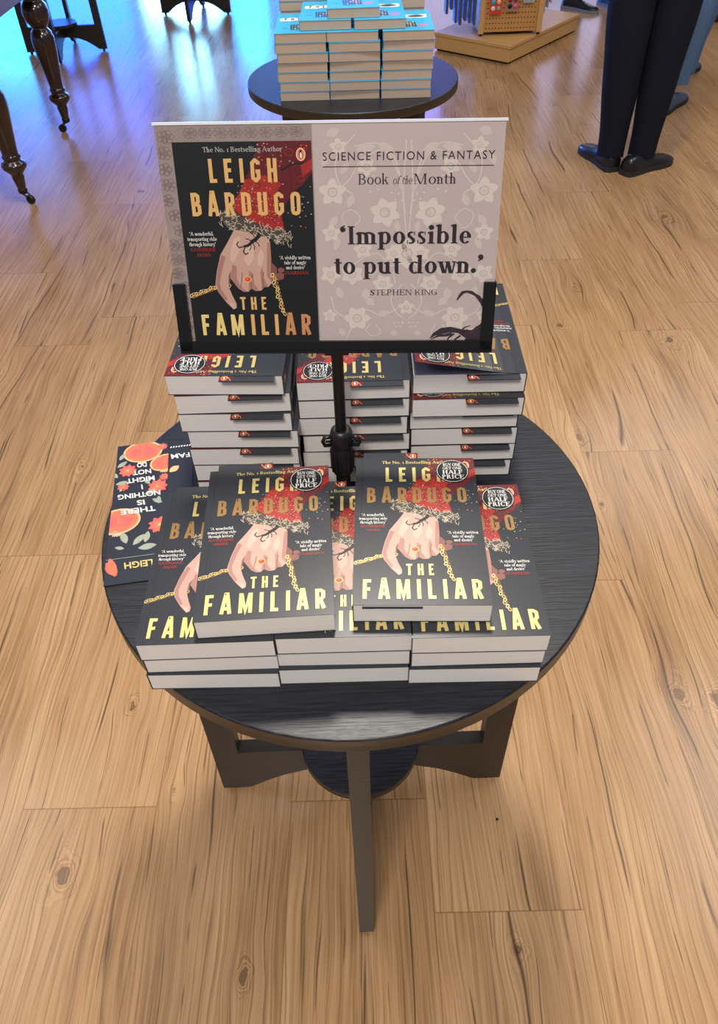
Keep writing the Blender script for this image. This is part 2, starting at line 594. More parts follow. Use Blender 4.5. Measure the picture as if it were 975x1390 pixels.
def gothic(ch, W, w):
    """condensed heavy capitals, height 1, width W, stroke w"""
    h = w / 2
    x0, x1, y0, y1 = h, W - h, h, 1 - h
    c = W * .28
    P = {
        'L': [[(x0, 1), (x0, y0), (W * .92, y0)]],
        'E': [[(W * .95, y1), (x0, y1), (x0, y0), (W * .95, y0)], [(x0, .52), (W * .84, .52)]],
        'F': [[(W * .95, y1), (x0, y1), (x0, 0)], [(x0, .50), (W * .84, .50)]],
        'I': [[(h, 0), (h, 1)]],
        'H': [[(x0, 0), (x0, 1)], [(x1, 0), (x1, 1)], [(x0, .5), (x1, .5)]],
        'T': [[(0, y1), (W, y1)], [(W / 2, y1), (W / 2, 0)]],
        'U': [[(x0, 1), (x0, c), (x0 + c * .35, y0 + c * .1), (x0 + c, y0), (x1 - c, y0), (x1 - c * .35, y0 + c * .1), (x1, c), (x1, 1)]],
        'M': [[(x0, 0), (x0, 1)], [(x0 + .02, .97), ((x0 + x1) / 2, .12), (x1 - .02, .97)], [(x1, 1), (x1, 0)]],
        'A': [[(h * .8, 0), (W * .5 - h * .35, 1), (W * .5 + h * .35, 1), (W - h * .8, 0)], [(W * .22, .26), (W * .78, .26)]],
        'V': [[(h, 1), (W / 2, 0), (W - h, 1)]],
        'B': [[(x0, 0), (x0, 1)], [(x0, y1), (x1 - c, y1), (x1 - .03, y1 - c * .6), (x1 - .03, .62), (x1 - c, .52), (x0, .52)],
              [(x1 - c, .52), (x1, .42), (x1, y0 + c * .6), (x1 - c, y0), (x0, y0)]],
        'D': [[(x0, 0), (x0, 1)], [(x0, y1), (x1 - c, y1), (x1 - c * .2, y1 - c * .4), (x1, y1 - c), (x1, y0 + c), (x1 - c * .2, y0 + c * .4), (x1 - c, y0), (x0, y0)]],
        'R': [[(x0, 0), (x0, 1)], [(x0, y1), (x1 - c, y1), (x1, y1 - c * .7), (x1, .58), (x1 - c, .46), (x0, .46)], [(x0 + (x1 - x0) * .5, .46), (x1 + .02, 0)]],
        'G': [[(x1, .74), (x1, y1 - c * .8), (x1 - c, y1), (x0 + c, y1), (x0, y1 - c), (x0, y0 + c), (x0 + c, y0), (x1 - c, y0), (x1, y0 + c), (x1, .46), (W * .5, .46)]],
        'N': [[(x0, 0), (x0, 1)], [(x0, .97), (x1, .03)], [(x1, 0), (x1, 1)]],
    }
    out = []
    if ch == 'O':
        return ribbon([(x0, y0 + c), (x0 + c * .3, y0 + c * .3), (x0 + c, y0), (x1 - c, y0), (x1 - c * .3, y0 + c * .3), (x1, y0 + c), (x1, y1 - c), (x1 - c * .3, y1 - c * .3), (x1 - c, y1), (x0 + c, y1), (x0 + c * .3, y1 - c * .3), (x0, y1 - c)], w, True)
    for pl in P[ch]:
        out += ribbon(pl, w)
    return out


GW = {'I': .16, 'M': .56, 'E': .36, 'L': .35, 'F': .36, 'T': .42, 'A': .46, 'O': .42}


def gothic_line(txt, x0, x1, y0, y1, w=.16):
    """fit capitals between x0..x1, returns polygons"""
    H = y1 - y0
    ws = [GW.get(c, .41) for c in txt]
    gap = ((x1 - x0) / H - sum(ws)) / max(1, len(txt) - 1)
    k = 1.0
    if gap < .08:
        k = ((x1 - x0) / H - .10 * (len(txt) - 1)) / sum(ws)
        gap = .10
    out = []
    x = x0
    for c, W in zip(txt, ws):
        for p in gothic(c, W * k if c != 'I' else W, w):
            out.append([(x + a * H, y0 + b * H) for a, b in p])
        x += (W * k if c != 'I' else W) * H + gap * H
    return out


SERIF_CACHE = {}


def serif_glyph(ch, T, t):
    key = (ch, T, t)
    if key in SERIF_CACHE:
        return SERIF_CACHE[key]
    P = []
    s = .055
    xh, cap, asc = .46, .68, .72

    def B(x0, y0, x1, y1):
        P.append([(x0, y0), (x1, y0), (x1, y1), (x0, y1)])

    def V(x, y0, y1):
        B(x, y0, x + T, y1)

    def v(x, y0, y1):
        B(x, y0, x + t * 1.2, y1)

    def foot(x, wd=None, y=0):
        wd = T if wd is None else wd
        B(x - s, y, x + wd + s, y + t * .8)

    def head(x, y, wd=None):
        wd = T if wd is None else wd
        B(x - s, y - t * .8, x + wd + s, y)

    def flag(x, y):
        P.append([(x - s, y - t * 1.6), (x + .001, y - t * 2.2), (x + T, y - t), (x + T, y), (x - s, y - t * .6)])

    def D(x0, y0, x1, y1, wd):
        P.append([(x0, y0), (x0 + wd, y0), (x1 + wd, y1), (x1, y1)])

    def ring(cx, cy, rx, ry, a0=0, a1=360, T_=None, t_=None):
        T2 = T if T_ is None else T_
        t2 = t if t_ is None else t_
        n = max(4, int(abs(a1 - a0) / 20))
        for i in range(n):
            A = radians(a0 + (a1 - a0) * i / n)
            C = radians(a0 + (a1 - a0) * (i + 1) / n)
            P.append([(cx + rx * cos(A), cy + ry * sin(A)), (cx + rx * cos(C), cy + ry * sin(C)),
                      (cx + (rx - T2) * cos(C), cy + (ry - t2) * sin(C)), (cx + (rx - T2) * cos(A), cy + (ry - t2) * sin(A))])

    def dot(cx, cy, r):
        P.append([(cx + r * cos(2 * pi * i / 10), cy + r * sin(2 * pi * i / 10)) for i in range(10)])
    r = T * .62 + .012
    adv = .5
    o = xh / 2
    if ch == ' ':
        adv = .24
    elif ch in '.':
        dot(.10, r, r); adv = .22
    elif ch == ',':
        dot(.10, r, r); P.append([(.10, 0), (.10 + r, r), (.05, -.13), (.03, -.11)]); adv = .22
    elif ch == '\u2019':
        dot(.11, asc - r, r); P.append([(.11, asc - 1.2 * r), (.11 + r, asc - r), (.11 + r * .8, asc - r - .09), (.04, asc - .26), (.02, asc - .235), (.11, asc - r - .07)]); adv = .24
    elif ch == '\u2018':
        dot(.12, asc - .26 + r, r); P.append([(.12, asc - .26 + 1.2 * r), (.12 - r, asc - .26 + r), (.12 - r * .8, asc - .26 + r + .09), (.19, asc), (.21, asc - .025), (.12, asc - .26 + r + .07)]); adv = .25
    elif ch == 'a':
        V(.25, .04, xh - .10); ring(.25 + T - .15 + .0, xh - .15, .15, .15, 0, 165, T, t * 1.3); dot(.10, xh - .13, r * .8)
        ring(.18, .14, .15, .15, 40, 330, T, t); B(.25, 0, .25 + T + .07, t); adv = .42
        P.append([(.14, .26), (.26, .30), (.26, .26), (.17, .22)])
    elif ch == 'b':
        V(.06, 0, asc); flag(.06, asc); ring(.26, o, .20, o + .01, -130, 130); adv = .50
    elif ch == 'c':
        ring(.23, o, .20, o + .01, 55, 310); dot(.34, xh - .10, r * .8); adv = .42
    elif ch == 'd':
        V(.34, 0, asc); flag(.34, asc); B(.34, 0, .34 + T + s, t); ring(.23, o, .20, o + .01, 50, 310); adv = .34 + T + .08
    elif ch == 'e':
        ring(.23, o, .20, o + .01, 0, 318); B(.06, o - t * .4, .42, o + t * .5); adv = .45
    elif ch == 'f':
        V(.08, 0, asc - .14); foot(.08); ring(.08 + .16, asc - .15, .16, .15, 60, 180); dot(.30, asc - .09, r * .75); B(.02, xh - t, .27, xh); adv = .30
    elif ch == 'g':
        ring(.20, .30, .16, .17); ring(.22, -.07, .20, .13, 0, 360, T * .6, t * 1.4); P.append([(.10, .16), (.16, .15), (.12, .03), (.07, .05)]); dot(.40, .44, r * .7); adv = .45
    elif ch in 'hnm':
        V(.06, 0, asc if ch == 'h' else xh); flag(.06, asc if ch == 'h' else xh); foot(.06)
        k = .25
        ring(.06 + T, xh - .14, .10 + T, .14, 0, 150, T, t * 1.5); V(.06 + T + .10, 0, xh - .13); foot(.06 + T + .10)
        adv = .06 + 2 * T + .10 + .08
        if ch == 'm':
            x = .06 + T + .10
            ring(x + T, xh - .14, .10 + T, .14, 0, 150, T, t * 1.5); V(x + T + .10, 0, xh - .13); foot(x + T + .10)
            adv = x + 2 * T + .10 + .08
    elif ch == 'i':
        V(.07, 0, xh); flag(.07, xh); foot(.07); dot(.07 + T / 2, xh + .15, r); adv = .07 + T + .08
    elif ch == 'l':
        V(.07, 0, asc); flag(.07, asc); foot(.07); adv = .07 + T + .08
    elif ch == 'k':
        V(.06, 0, asc); flag(.06, asc); foot(.06); D(.06 + T, .20, .32, xh, t * 1.5); D(.34, 0, .15 + T * .5, .30, T); foot(.34); head(.30, xh); adv = .52
    elif ch == 'o':
        ring(.24, o, .21, o + .01); adv = .48
    elif ch == 'p':
        V(.06, -.21, xh); flag(.06, xh); foot(.06, y=-.21); ring(.26, o, .20, o + .01, -130, 130); adv = .50
    elif ch == 'r':
        V(.06, 0, xh); flag(.06, xh); foot(.06); P.append([(.06 + T, .28), (.06 + T, .36), (.30, xh), (.33, xh - .04)]); dot(.31, xh - r * .9, r * .8); adv = .36
    elif ch == 's':
        ring(.17, .335, .13, .13, 45, 235, T * .75, t * 1.2); ring(.17, .125, .14, .13, -135, 60, T * .75, t * 1.2)
        P.append([(.05, .30), (.12, .36), (.30, .17), (.24, .09)]); B(.27, .33, .30, xh); B(.03, 0, .06, .14); adv = .36
    elif ch == 't':
        V(.08, .08, xh + .14); B(.02, xh - t, .29, xh); ring(.08 + .12, .10, .12, .11, 180, 300); adv = .31
    elif ch == 'u':
        V(.06, .12, xh); flag(.06, xh); ring(.06 + T + .08, .14, .08 + T, .15, 180, 330, T, t * 1.6); V(.16 + T, 0, xh); flag(.16 + T, xh); B(.16 + T, 0, .16 + 2 * T + s, t); adv = .16 + 2 * T + .10
    elif ch == 'v' or ch == 'y':
        D(.20, 0, .03, xh, T); D(.20 + T * .5, 0, .38, xh, t * 1.3); head(.05, xh, T * .8); head(.37, xh, t)
        if ch == 'y':
            D(.12, -.18, .21 + T * .5, 0, t * 1.3); dot(.11, -.16, r * .8)
        adv = .46
    elif ch == 'w':
        D(.16, 0, .02, xh, T); D(.18 + T * .5, 0, .30, xh, t * 1.2); D(.40, 0, .27, xh, T); D(.42 + T * .5, 0, .56, xh, t * 1.2); head(.04, xh, T * .8); head(.30, xh, T * .5); head(.55, xh, t); adv = .64
    elif ch == '1':
        V(.14, 0, .46); foot(.14); P.append([(.06, .36), (.14, .46), (.16, .40)]); adv = .32
    # capitals
    elif ch == 'A':
        D(.02, 0, .28, cap, t * 1.3); D(.52, 0, .27, cap, T); B(.13, .20, .48, .20 + t); foot(.03, t); foot(.52); adv = .68
    elif ch == 'B' or ch == 'R' or ch == 'P':
        V(.08, 0, cap); foot(.08); B(.02, cap - t, .30, cap); ring(.28, cap - .17, .19, .17, -90, 90); B(.10, cap - .34, .30, cap - .34 + t); adv = .54
        if ch == 'B':
            ring(.28, .18, .23, .18, -90, 90); B(.02, 0, .30, t); adv = .58
        if ch == 'R':
            D(.42, 0, .26, .36, T); B(.42, 0, .60, t); adv = .62
    elif ch == 'C' or ch == 'G' or ch == 'O':
        if ch == 'O':
            ring(.34, cap / 2, .30, cap / 2 + .01); adv = .68
        else:
            ring(.34, cap / 2, .30, cap / 2 + .01, 45, 320); v(.54, cap - .20, cap); adv = .62
            if ch == 'G':
                V(.47, .04, .30); B(.40, .28, .62, .28 + t); adv = .68
    elif ch == 'D':
        V(.08, 0, cap); B(.02, 0, .30, t); B(.02, cap - t, .30, cap); ring(.28, cap / 2, .34, cap / 2, -90, 90); adv = .68
    elif ch in 'EFL':
        V(.08, 0, cap); foot(.08); head(.08, cap)
        if ch in 'EF':
            B(.08, cap - t, .48, cap); v(.46, cap - .16, cap); B(.08, cap / 2, .36, cap / 2 + t); v(.34, cap / 2 - .07, cap / 2 + .10)
        if ch in 'EL':
            B(.08, 0, .50, t); v(.48, 0, .17)
        adv = .56
    elif ch == 'H':
        V(.08, 0, cap); foot(.08); head(.08, cap); V(.48, 0, cap); foot(.48); head(.48, cap); B(.08, cap / 2, .50, cap / 2 + t); adv = .60 + T
    elif ch == 'I':
        V(.09, 0, cap); foot(.09); head(.09, cap); adv = .18 + T
    elif ch == 'K':
        V(.08, 0, cap); foot(.08); head(.08, cap); D(.08 + T, .28, .46, cap, t * 1.3); D(.46, 0, .18 + T, .40, T); foot(.46); head(.44, cap, t); adv = .64
    elif ch == 'M':
        v(.08, 0, cap); foot(.08, t); D(.36, 0, .07, cap, T); D(.36 + T * .4, 0, .62, cap, t * 1.3); V(.62, 0, cap); foot(.62); head(.62, cap); B(.02, cap - t, .14, cap); adv = .74 + T
    elif ch == 'N':
        v(.08, 0, cap); foot(.08, t); D(.50, 0, .08, cap, T); v(.54, 0, cap); head(.54, cap, t); B(.02, cap - t, .14, cap); adv = .66
    elif ch == 'S':
        ring(.25, .50, .18, .18, 40, 240, T, t * 1.2); ring(.25, .19, .19, .19, -140, 60, T, t * 1.2); P.append([(.08, .46), (.17, .52), (.43, .24), (.34, .16)]); v(.39, .48, cap); v(.05, 0, .20); adv = .50
    elif ch == 'T':
        V(.24, 0, cap); foot(.24); B(.02, cap - t, .50 + T * .3, cap); v(.02, cap - .17, cap); v(.49 + T * .2, cap - .17, cap); adv = .54 + T * .3
    elif ch == 'U':
        V(.08, .2, cap); head(.08, cap); ring(.32, .22, .24, .23, 180, 360); v(.53, .2, cap); head(.53, cap, t); adv = .64
    elif ch == 'Y':
        D(.25, .28, .03, cap, T); D(.27 + T * .5, .28, .50, cap, t * 1.3); V(.25, 0, .30); foot(.25); head(.05, cap); head(.48, cap, t); adv = .58
    else:
        ring(.2, .2, .15, .2)
    SERIF_CACHE[key] = (P, adv)
    return P, adv


def serif_line(txt, x, y, cap, T=.09, t=.035, align='l', fit=None, slant=0, track=0):
    """cap: capital height in output units; fit: total width"""
    gl = [serif_glyph(c, T, t) for c in txt]
    k = cap / .68
    W = sum(a + track for _, a in gl) * k
    kx = k if fit is None else k * fit / W
    W = W * kx / k
    if align == 'c':
        x -= W / 2
    if align == 'r':
        x -= W
    out = []
    for P, a in gl:
        for p in P:
            out.append([(x + (u + slant * q) * kx, y + q * k) for u, q in p])
        x += (a + track) * kx
    return out


TEXT_CACHE = {}


def sans_line(txt, x, y, cap, fit=None, align='l', offset=0.0, track=1.0, shear=0):
    """built-in typeface turned into polygons"""
    key = (txt, offset, track, shear)
    if key not in TEXT_CACHE:
        cu = bpy.data.curves.new('t', 'FONT')
        cu.body = txt
        cu.size = 1
        cu.resolution_u = 3
        cu.offset = offset
        cu.space_character = track
        cu.shear = shear
        ob = bpy.data.objects.new('t', cu)
        COL.objects.link(ob)
        dg = bpy.context.evaluated_depsgraph_get()
        me = bpy.data.meshes.new_from_object(ob.evaluated_get(dg))
        vs = [(a.co.x, a.co.y) for a in me.vertices]
        fs = [tuple(p.vertices) for p in me.polygons]
        bpy.data.objects.remove(ob)
        bpy.data.meshes.remove(me)
        bpy.data.curves.remove(cu)
        TEXT_CACHE[key] = (vs, fs)
    vs, fs = TEXT_CACHE[key]
    if not vs:
        return []
    x0 = min(a for a, b in vs)
    x1 = max(a for a, b in vs)
    y0 = 0
    y1 = max(b for a, b in vs)
    k = cap / (y1 - y0)
    kx = k if fit is None else fit / (x1 - x0)
    W = (x1 - x0) * kx
    if align == 'c':
        x -= W / 2
    if align == 'r':
        x -= W
    return [[(x + (vs[i][0] - x0) * kx, y + vs[i][1] * k) for i in f] for f in fs]


class Print:
    """flat printed art: polygons in millimetres stacked in hair-thin ink layers on a panel"""
    def __init__(s, mb, T, clip=None, step=.05):
        s.mb, s.T, s.clip, s.step = mb, T, clip, step

    def p(s, poly, m, layer=1):
        if s.clip:
            a0, b0, a1, b1 = s.clip
            if any(x < a0 or x > a1 or y < b0 or y > b1 for x, y in poly):
                poly = clip_poly(poly, s.clip)
                if len(poly) < 3:
                    return
        s.n = getattr(s, 'n', 0) + 1
        z = (layer + (s.n % 11) * .075) * s.step
        s.mb.face([s.T(x, y, z) for x, y in poly], m)

    def ps(s, polys, m, layer=1):
        for q in polys:
            s.p(q, m, layer)

    def disc(s, cx, cy, rx, ry, m, layer=1, n=20, a=0):
        s.p([(cx + rx * cos(2 * pi * i / n) * cos(a) - ry * sin(2 * pi * i / n) * sin(a), cy + rx * cos(2 * pi * i / n) * sin(a) + ry * sin(2 * pi * i / n) * cos(a)) for i in range(n)], m, layer)

    def ring(s, cx, cy, rx, ry, w, m, layer=1, n=24, a0=0, a1=360, rot=0):
        pts = []
        for i in range(n + 1):
            A = radians(a0 + (a1 - a0) * i / n)
            x, y = rx * cos(A), ry * sin(A)
            pts.append((cx + x * cos(rot) - y * sin(rot), cy + x * sin(rot) + y * cos(rot)))
        s.ps(ribbon(pts, w), m, layer)

    def petal(s, cx, cy, L, W, ang, m, layer=1):
        pts = []
        for i in range(7):
            u = i / 6
            pts.append((L * u, W * sin(pi * u) ** .8))
        for i in range(5, 0, -1):
            u = i / 6
            pts.append((L * u, -W * sin(pi * u) ** .8))
        s.p([(cx + x * cos(ang) - y * sin(ang), cy + x * sin(ang) + y * cos(ang)) for x, y in pts], m, layer)


def clip_poly(poly, r):
    def cl(pts, f, inter):
        out = []
        for i in range(len(pts)):
            a, b = pts[i - 1], pts[i]
            if f(b):
                if not f(a):
                    out.append(inter(a, b))
                out.append(b)
            elif f(a):
                out.append(inter(a, b))
        return out

    def ix(v):
        return lambda a, b: (v, a[1] + (b[1] - a[1]) * (v - a[0]) / (b[0] - a[0]))

    def iy(v):
        return lambda a, b: (a[0] + (b[0] - a[0]) * (v - a[1]) / (b[1] - a[1]), v)
    x0, y0, x1, y1 = r
    for f, i in ((lambda p: p[0] >= x0, ix(x0)), (lambda p: p[0] <= x1, ix(x1)), (lambda p: p[1] >= y0, iy(y0)), (lambda p: p[1] <= y1, iy(y1))):
        if poly:
            poly = cl(poly, f, i)
    return poly


Q1, Q2 = '\u2018', '\u2019'


# ------------------------------------------------------------------ front cover picture (129 x 198 mm)
def cover_art(A, sign=False):
    rnd = random.Random(5)
    g = ('sgold1', 'sgold2', 'sgold3') if sign else ('cream', 'gold', 'bronze')
    # sleeve
    A.p([(80, 198), (129, 198), (129, 170), (119, 158), (110, 152), (98, 134), (100, 116), (82, 117), (62, 128), (47, 139), (57, 150), (70, 172), (76, 186)], 'maroon', 1)
    A.p([(48, 139), (58, 150), (66, 164), (84, 168), (100, 160), (92, 148), (96, 132), (100, 116), (84, 117), (63, 128)], 'red', 2)
    A.p([(118, 176), (129, 182), (129, 172), (120, 166)], 'red', 2)
    A.ps(ribbon([(100, 172), (112, 178), (121, 178)], 1.6), 'black', 3)
    A.ps(ribbon([(86, 152), (92, 140), (94, 128)], .8), 'maroon', 3)
    A.ps(ribbon([(60, 146), (76, 140), (92, 122)], .8), 'maroon', 3)
    for k in range(110):
        x = rnd.uniform(50, 128)
        y = rnd.uniform(118, 196)
        lo = 198 - (128 - x) * 1.5
        if y > 132 + (x - 100) * 1.1 or y < 118 + (x - 62) * .0:
            if not (y > 196 - (129 - x) * 1.35 and x > 78):
                if not (x < 96 and 118 < y < 165 and y > 128 - (x - 62) * .5 and y < 142 + (x - 50) * .8):
                    continue
        rr = rnd.uniform(.35, .75)
        A.disc(x, y, rr, rr, rnd.choice(['lace', 'orange', 'lace']), 3, 5)
    for k in range(4):
        for i in range(14):
            u = i / 13
            A.disc(54 + 40 * u + k * 1.5, 140 + k * 6 - 16 * u + sin(i * 1.3) * 1.2, .5, .5, 'lace', 4, 5)
    for x, y, r in ((70, 138, 3), (82, 146, 3.4), (90, 130, 2.6), (108, 188, 4), (96, 178, 3.6), (118, 164, 3.2), (76, 158, 3), (122, 192, 3)):
        A.ring(x, y, r, r * .8, .6, 'maroon' if y < 160 else 'red', 3, 10)
    # hand
    H = [(51, 117), (43, 104), (35, 92), (30, 76), (27, 62), (29, 54), (36, 43), (43, 35), (46, 36.5), (46.5, 41), (43, 50), (40.5, 58), (42.5, 68), (46, 63),
         (50, 57), (55, 53.5), (60, 54), (63, 57), (67, 54.5), (73, 55), (76, 58.5), (80, 58.5), (84, 63), (84, 72), (85, 88), (85, 104), (80, 112), (66, 117)]
    A.p(H, 'skin_print', 2)
    A.p([(36, 92), (30.5, 76), (27.6, 62), (29.5, 54), (36, 44), (38, 46), (32.5, 56), (31.5, 63), (35, 76), (40, 90)], 'skin_pink', 3)
    A.p([(42.5, 68), (46, 63), (50, 57), (55, 53.5), (58, 54), (52, 60), (49, 68), (50, 80), (46, 82)], 'skin_pink', 3)
    A.p([(60, 54), (63, 57), (67, 54.5), (70, 56), (66, 62), (66, 72), (62, 76), (61, 66)], 'skin_pink', 3)
    A.p([(73, 55), (76, 58.5), (80, 58.5), (79, 62), (76, 68), (76, 80), (73, 74), (73.5, 62)], 'skin_pink', 3)
    A.p([(84, 63), (84, 72), (85, 88), (85, 104), (82, 104), (80.5, 86), (79.5, 70)], 'skin_pink', 3)
    A.p([(40, 57), (42.5, 68), (44, 76), (41, 70)], 'skin_deep', 4)
    A.ps(ribbon([(52, 58), (54, 66), (55, 74)], .7), 'skin_deep', 4)
    A.ps(ribbon([(63, 57), (63, 64), (65, 72)], .8), 'skin_deep', 4)
    A.ps(ribbon([(75.5, 58), (75, 66), (76.5, 74)], .8), 'skin_deep', 4)
    A.p([(50, 108), (46, 98), (44, 86), (48, 84), (54, 96), (56, 110)], 'skin_light', 3)
    A.p([(60, 100), (58, 86), (62, 80), (68, 88), (68, 102)], 'skin_light', 3)
    A.p([(72, 92), (71, 82), (75, 80), (78, 90), (76, 98)], 'skin_light', 3)
    A.p([(39, 42), (43, 35.6), (45.6, 37), (43, 42)], 'skin_light', 4)
    # other fingertips in the dark
    A.p([(86, 70), (92, 74), (97, 72), (96, 67), (90, 65)], 'skin_deep', 1)
    A.disc(94, 76, 3.4, 2.6, 'skin_deep', 1, 10)
    A.p([(84, 63), (89, 68), (90, 78), (85, 84)], 'skin_deep', 1)
    # lace cuff
    A.p([(38, 131), (46, 139), (62, 128), (82, 117), (99, 117), (106, 108), (96, 101), (84, 108), (70, 112), (56, 116), (46, 117), (42, 121)], 'lace_dark', 3)
    for k in range(150):
        u = rnd.random()
        cx = 38 + u * 68
        cyc = 129 - u * 21 + rnd.uniform(-8.5, 7)
        a = rnd.uniform(0, 6.28)
        q = rnd.uniform(1.2, 2.8)
        A.ps(ribbon([(cx - q * cos(a), cyc - q * sin(a)), (cx + q * .3 * sin(a), cyc - q * .3 * cos(a)), (cx + q * cos(a), cyc + q * sin(a))], .55), 'lace', 4)
    # scorpion
    A.ps(ribbon([(76, 112), (71, 107), (66, 104)], 3.6), 'black', 5)
    A.ps(ribbon([(68, 105), (63, 101), (59, 100)], 2.6), 'black', 5)
    A.ps(ribbon([(59, 100), (54, 99), (52, 102), (54, 105)], 1.1), 'black', 5)
    A.ps(ribbon([(60, 99), (58, 95), (60, 92), (63, 94)], 1.1), 'black', 5)
    for (a, b) in (((66, 102), (64, 96)), ((68, 103), (69, 97)), ((71, 105), (74, 100)), ((66, 106), (61, 108)), ((70, 109), (67, 113))):
        A.ps(ribbon([a, ((a[0] + b[0]) / 2 + 1, (a[1] + b[1]) / 2), b], .8), 'black', 5)
    # ring
    A.disc(60, 66.8, 4.2, 3.4, g[1], 5, 14)
    A.disc(60, 66.8, 3.1, 2.4, 'ringred', 6, 12)
    A.disc(59.4, 67.4, 1.1, .8, 'orange', 7, 8)
    # chain
    for k in range(11):
        u = k / 10
        A.ring(1.5 + 25 * u, 50 + 9 * u + sin(k * 1.7) * .8, 1.9, 1.15, .75, g[1] if k % 2 else g[0], 2, 10, rot=.4 if k % 2 else 1.2)
        A.ring(3 + 24 * u, 48.6 + 9 * u, 1.3, .9, .55, g[2], 1, 8, rot=-.5)
    A.ring(41, 60, 2, 1.2, .8, g[1], 3, 10, rot=1)
    for k in range(12):
        u = k / 11
        A.ring(85 + 9 * u + sin(k * 1.9) * 1.1, 71 - 41 * u, 1.3, 2.1, .8, g[1] if k % 2 else g[0], 4, 10, rot=.5 if k % 2 else -.5)
        A.ring(87.5 + 7 * u, 70 - 38 * u, .9, 1.4, .55, g[2], 3, 8, rot=1.1)
    # lettering
    A.ps(serif_line('The No. 1 Bestselling Author', 28, 189, 4.4, .10, .05, fit=74), 'greytext' if sign else g[0], 6)
    A.ps(gothic_line('LEIGH', 32, 96, 161.2, 183), g[1] if sign else g[0], 6)
    A.ps(gothic_line('BARDUGO', 12, 116.5, 130, 152.2), g[1] if sign else g[2], 6)
    A.ps(gothic_line('THE', 50.5, 77, 34.7, 48.3), g[1] if sign else g[0], 8)
    if sign:
        A.ps(gothic_line('FAM', 9, 52, 7, 29.6), g[0], 8)
        A.ps(gothic_line('ILI', 60, 88, 7, 29.6), g[1], 8)
        A.ps(gothic_line('AR', 95, 121, 7, 29.6), g[2], 8)
    else:
        A.ps(gothic_line('FAMILIAR', 9, 121, 7, 29.6), g[0], 8)
    for i, l in enumerate((Q1 + 'A wonderful,', 'transporting ride', 'through history' + Q2)):
        A.ps(serif_line(l, 18.5, 111.2 - i * 5.2, 3.6, .10, .05, 'c', fit=(24, 29, 26.5)[i]), 'white', 6)
    A.ps(serif_line('KATHERINE', 18.5, 95.6, 3.2, .10, .05, 'c', fit=25), 'redtext', 6)
    A.ps(serif_line('ARDEN', 18.5, 90.4, 3.2, .10, .05, 'c', fit=14), 'redtext', 6)
    for i, l in enumerate((Q1 + 'A vividly written', 'tale of magic', 'and desire' + Q2)):
        A.ps(serif_line(l, 108.5, 86.8 - i * 5.0, 3.6, .10, .05, 'c', fit=(31, 22, 19)[i]), 'white', 6)
    A.ps(serif_line('GUARDIAN', 109, 71.5, 3.2, .10, .05, 'c', fit=24), 'redtext', 6)
    # publisher's bird roundel
    roundel(A, 119, 186, 4.4, 6.0)


def roundel(A, cx, cy, rx, ry, L=5):
    A.disc(cx, cy, rx, ry, 'orange', L, 20)
    A.ring(cx, cy, rx * .92, ry * .92, rx * .12, 'white', L + 1, 20)
    A.disc(cx, cy - ry * .10, rx * .42, ry * .58, 'black', L + 1, 12)
    A.disc(cx + rx * .02, cy - ry * .15, rx * .27, ry * .45, 'white', L + 2, 12)
    A.disc(cx, cy + ry * .48, rx * .24, ry * .2, 'black', L + 1, 10)
    A.p([(cx - rx * .2, cy + ry * .55), (cx - rx * .5, cy + ry * .45), (cx - rx * .2, cy + ry * .38)], 'black', L + 1)


def sticker_mesh():
    mb = MB()
    mb.lathe([(.0181, 0), (.0181, .00012), (.0179, .0002)], (0, 0, 0), 'black', 40, smooth=False)
    A = Print(mb, lambda x, y, z: (x / 1000, y / 1000, .0002 + z / 1000))
    A.ring(0, 0, 16.6, 16.6, .55, 'white', 1, 40)
    for t, y, c, f, T in (('BUY ONE', 7.6, 4.6, 19.5, .12), ('GET ONE', 2.2, 4.2, 21, .12), ('HALF', -4.9, 6.0, 22, .15), ('PRICE', -12.0, 6.0, 24, .15)):
        A.ps(serif_line(t, 0, y, c, T, .055, 'c', fit=f), 'white', 1)
    return mb.mesh('half_price_sticker')


# ------------------------------------------------------------------ paperback
BW, BL_, BT = .129, .198, .0264


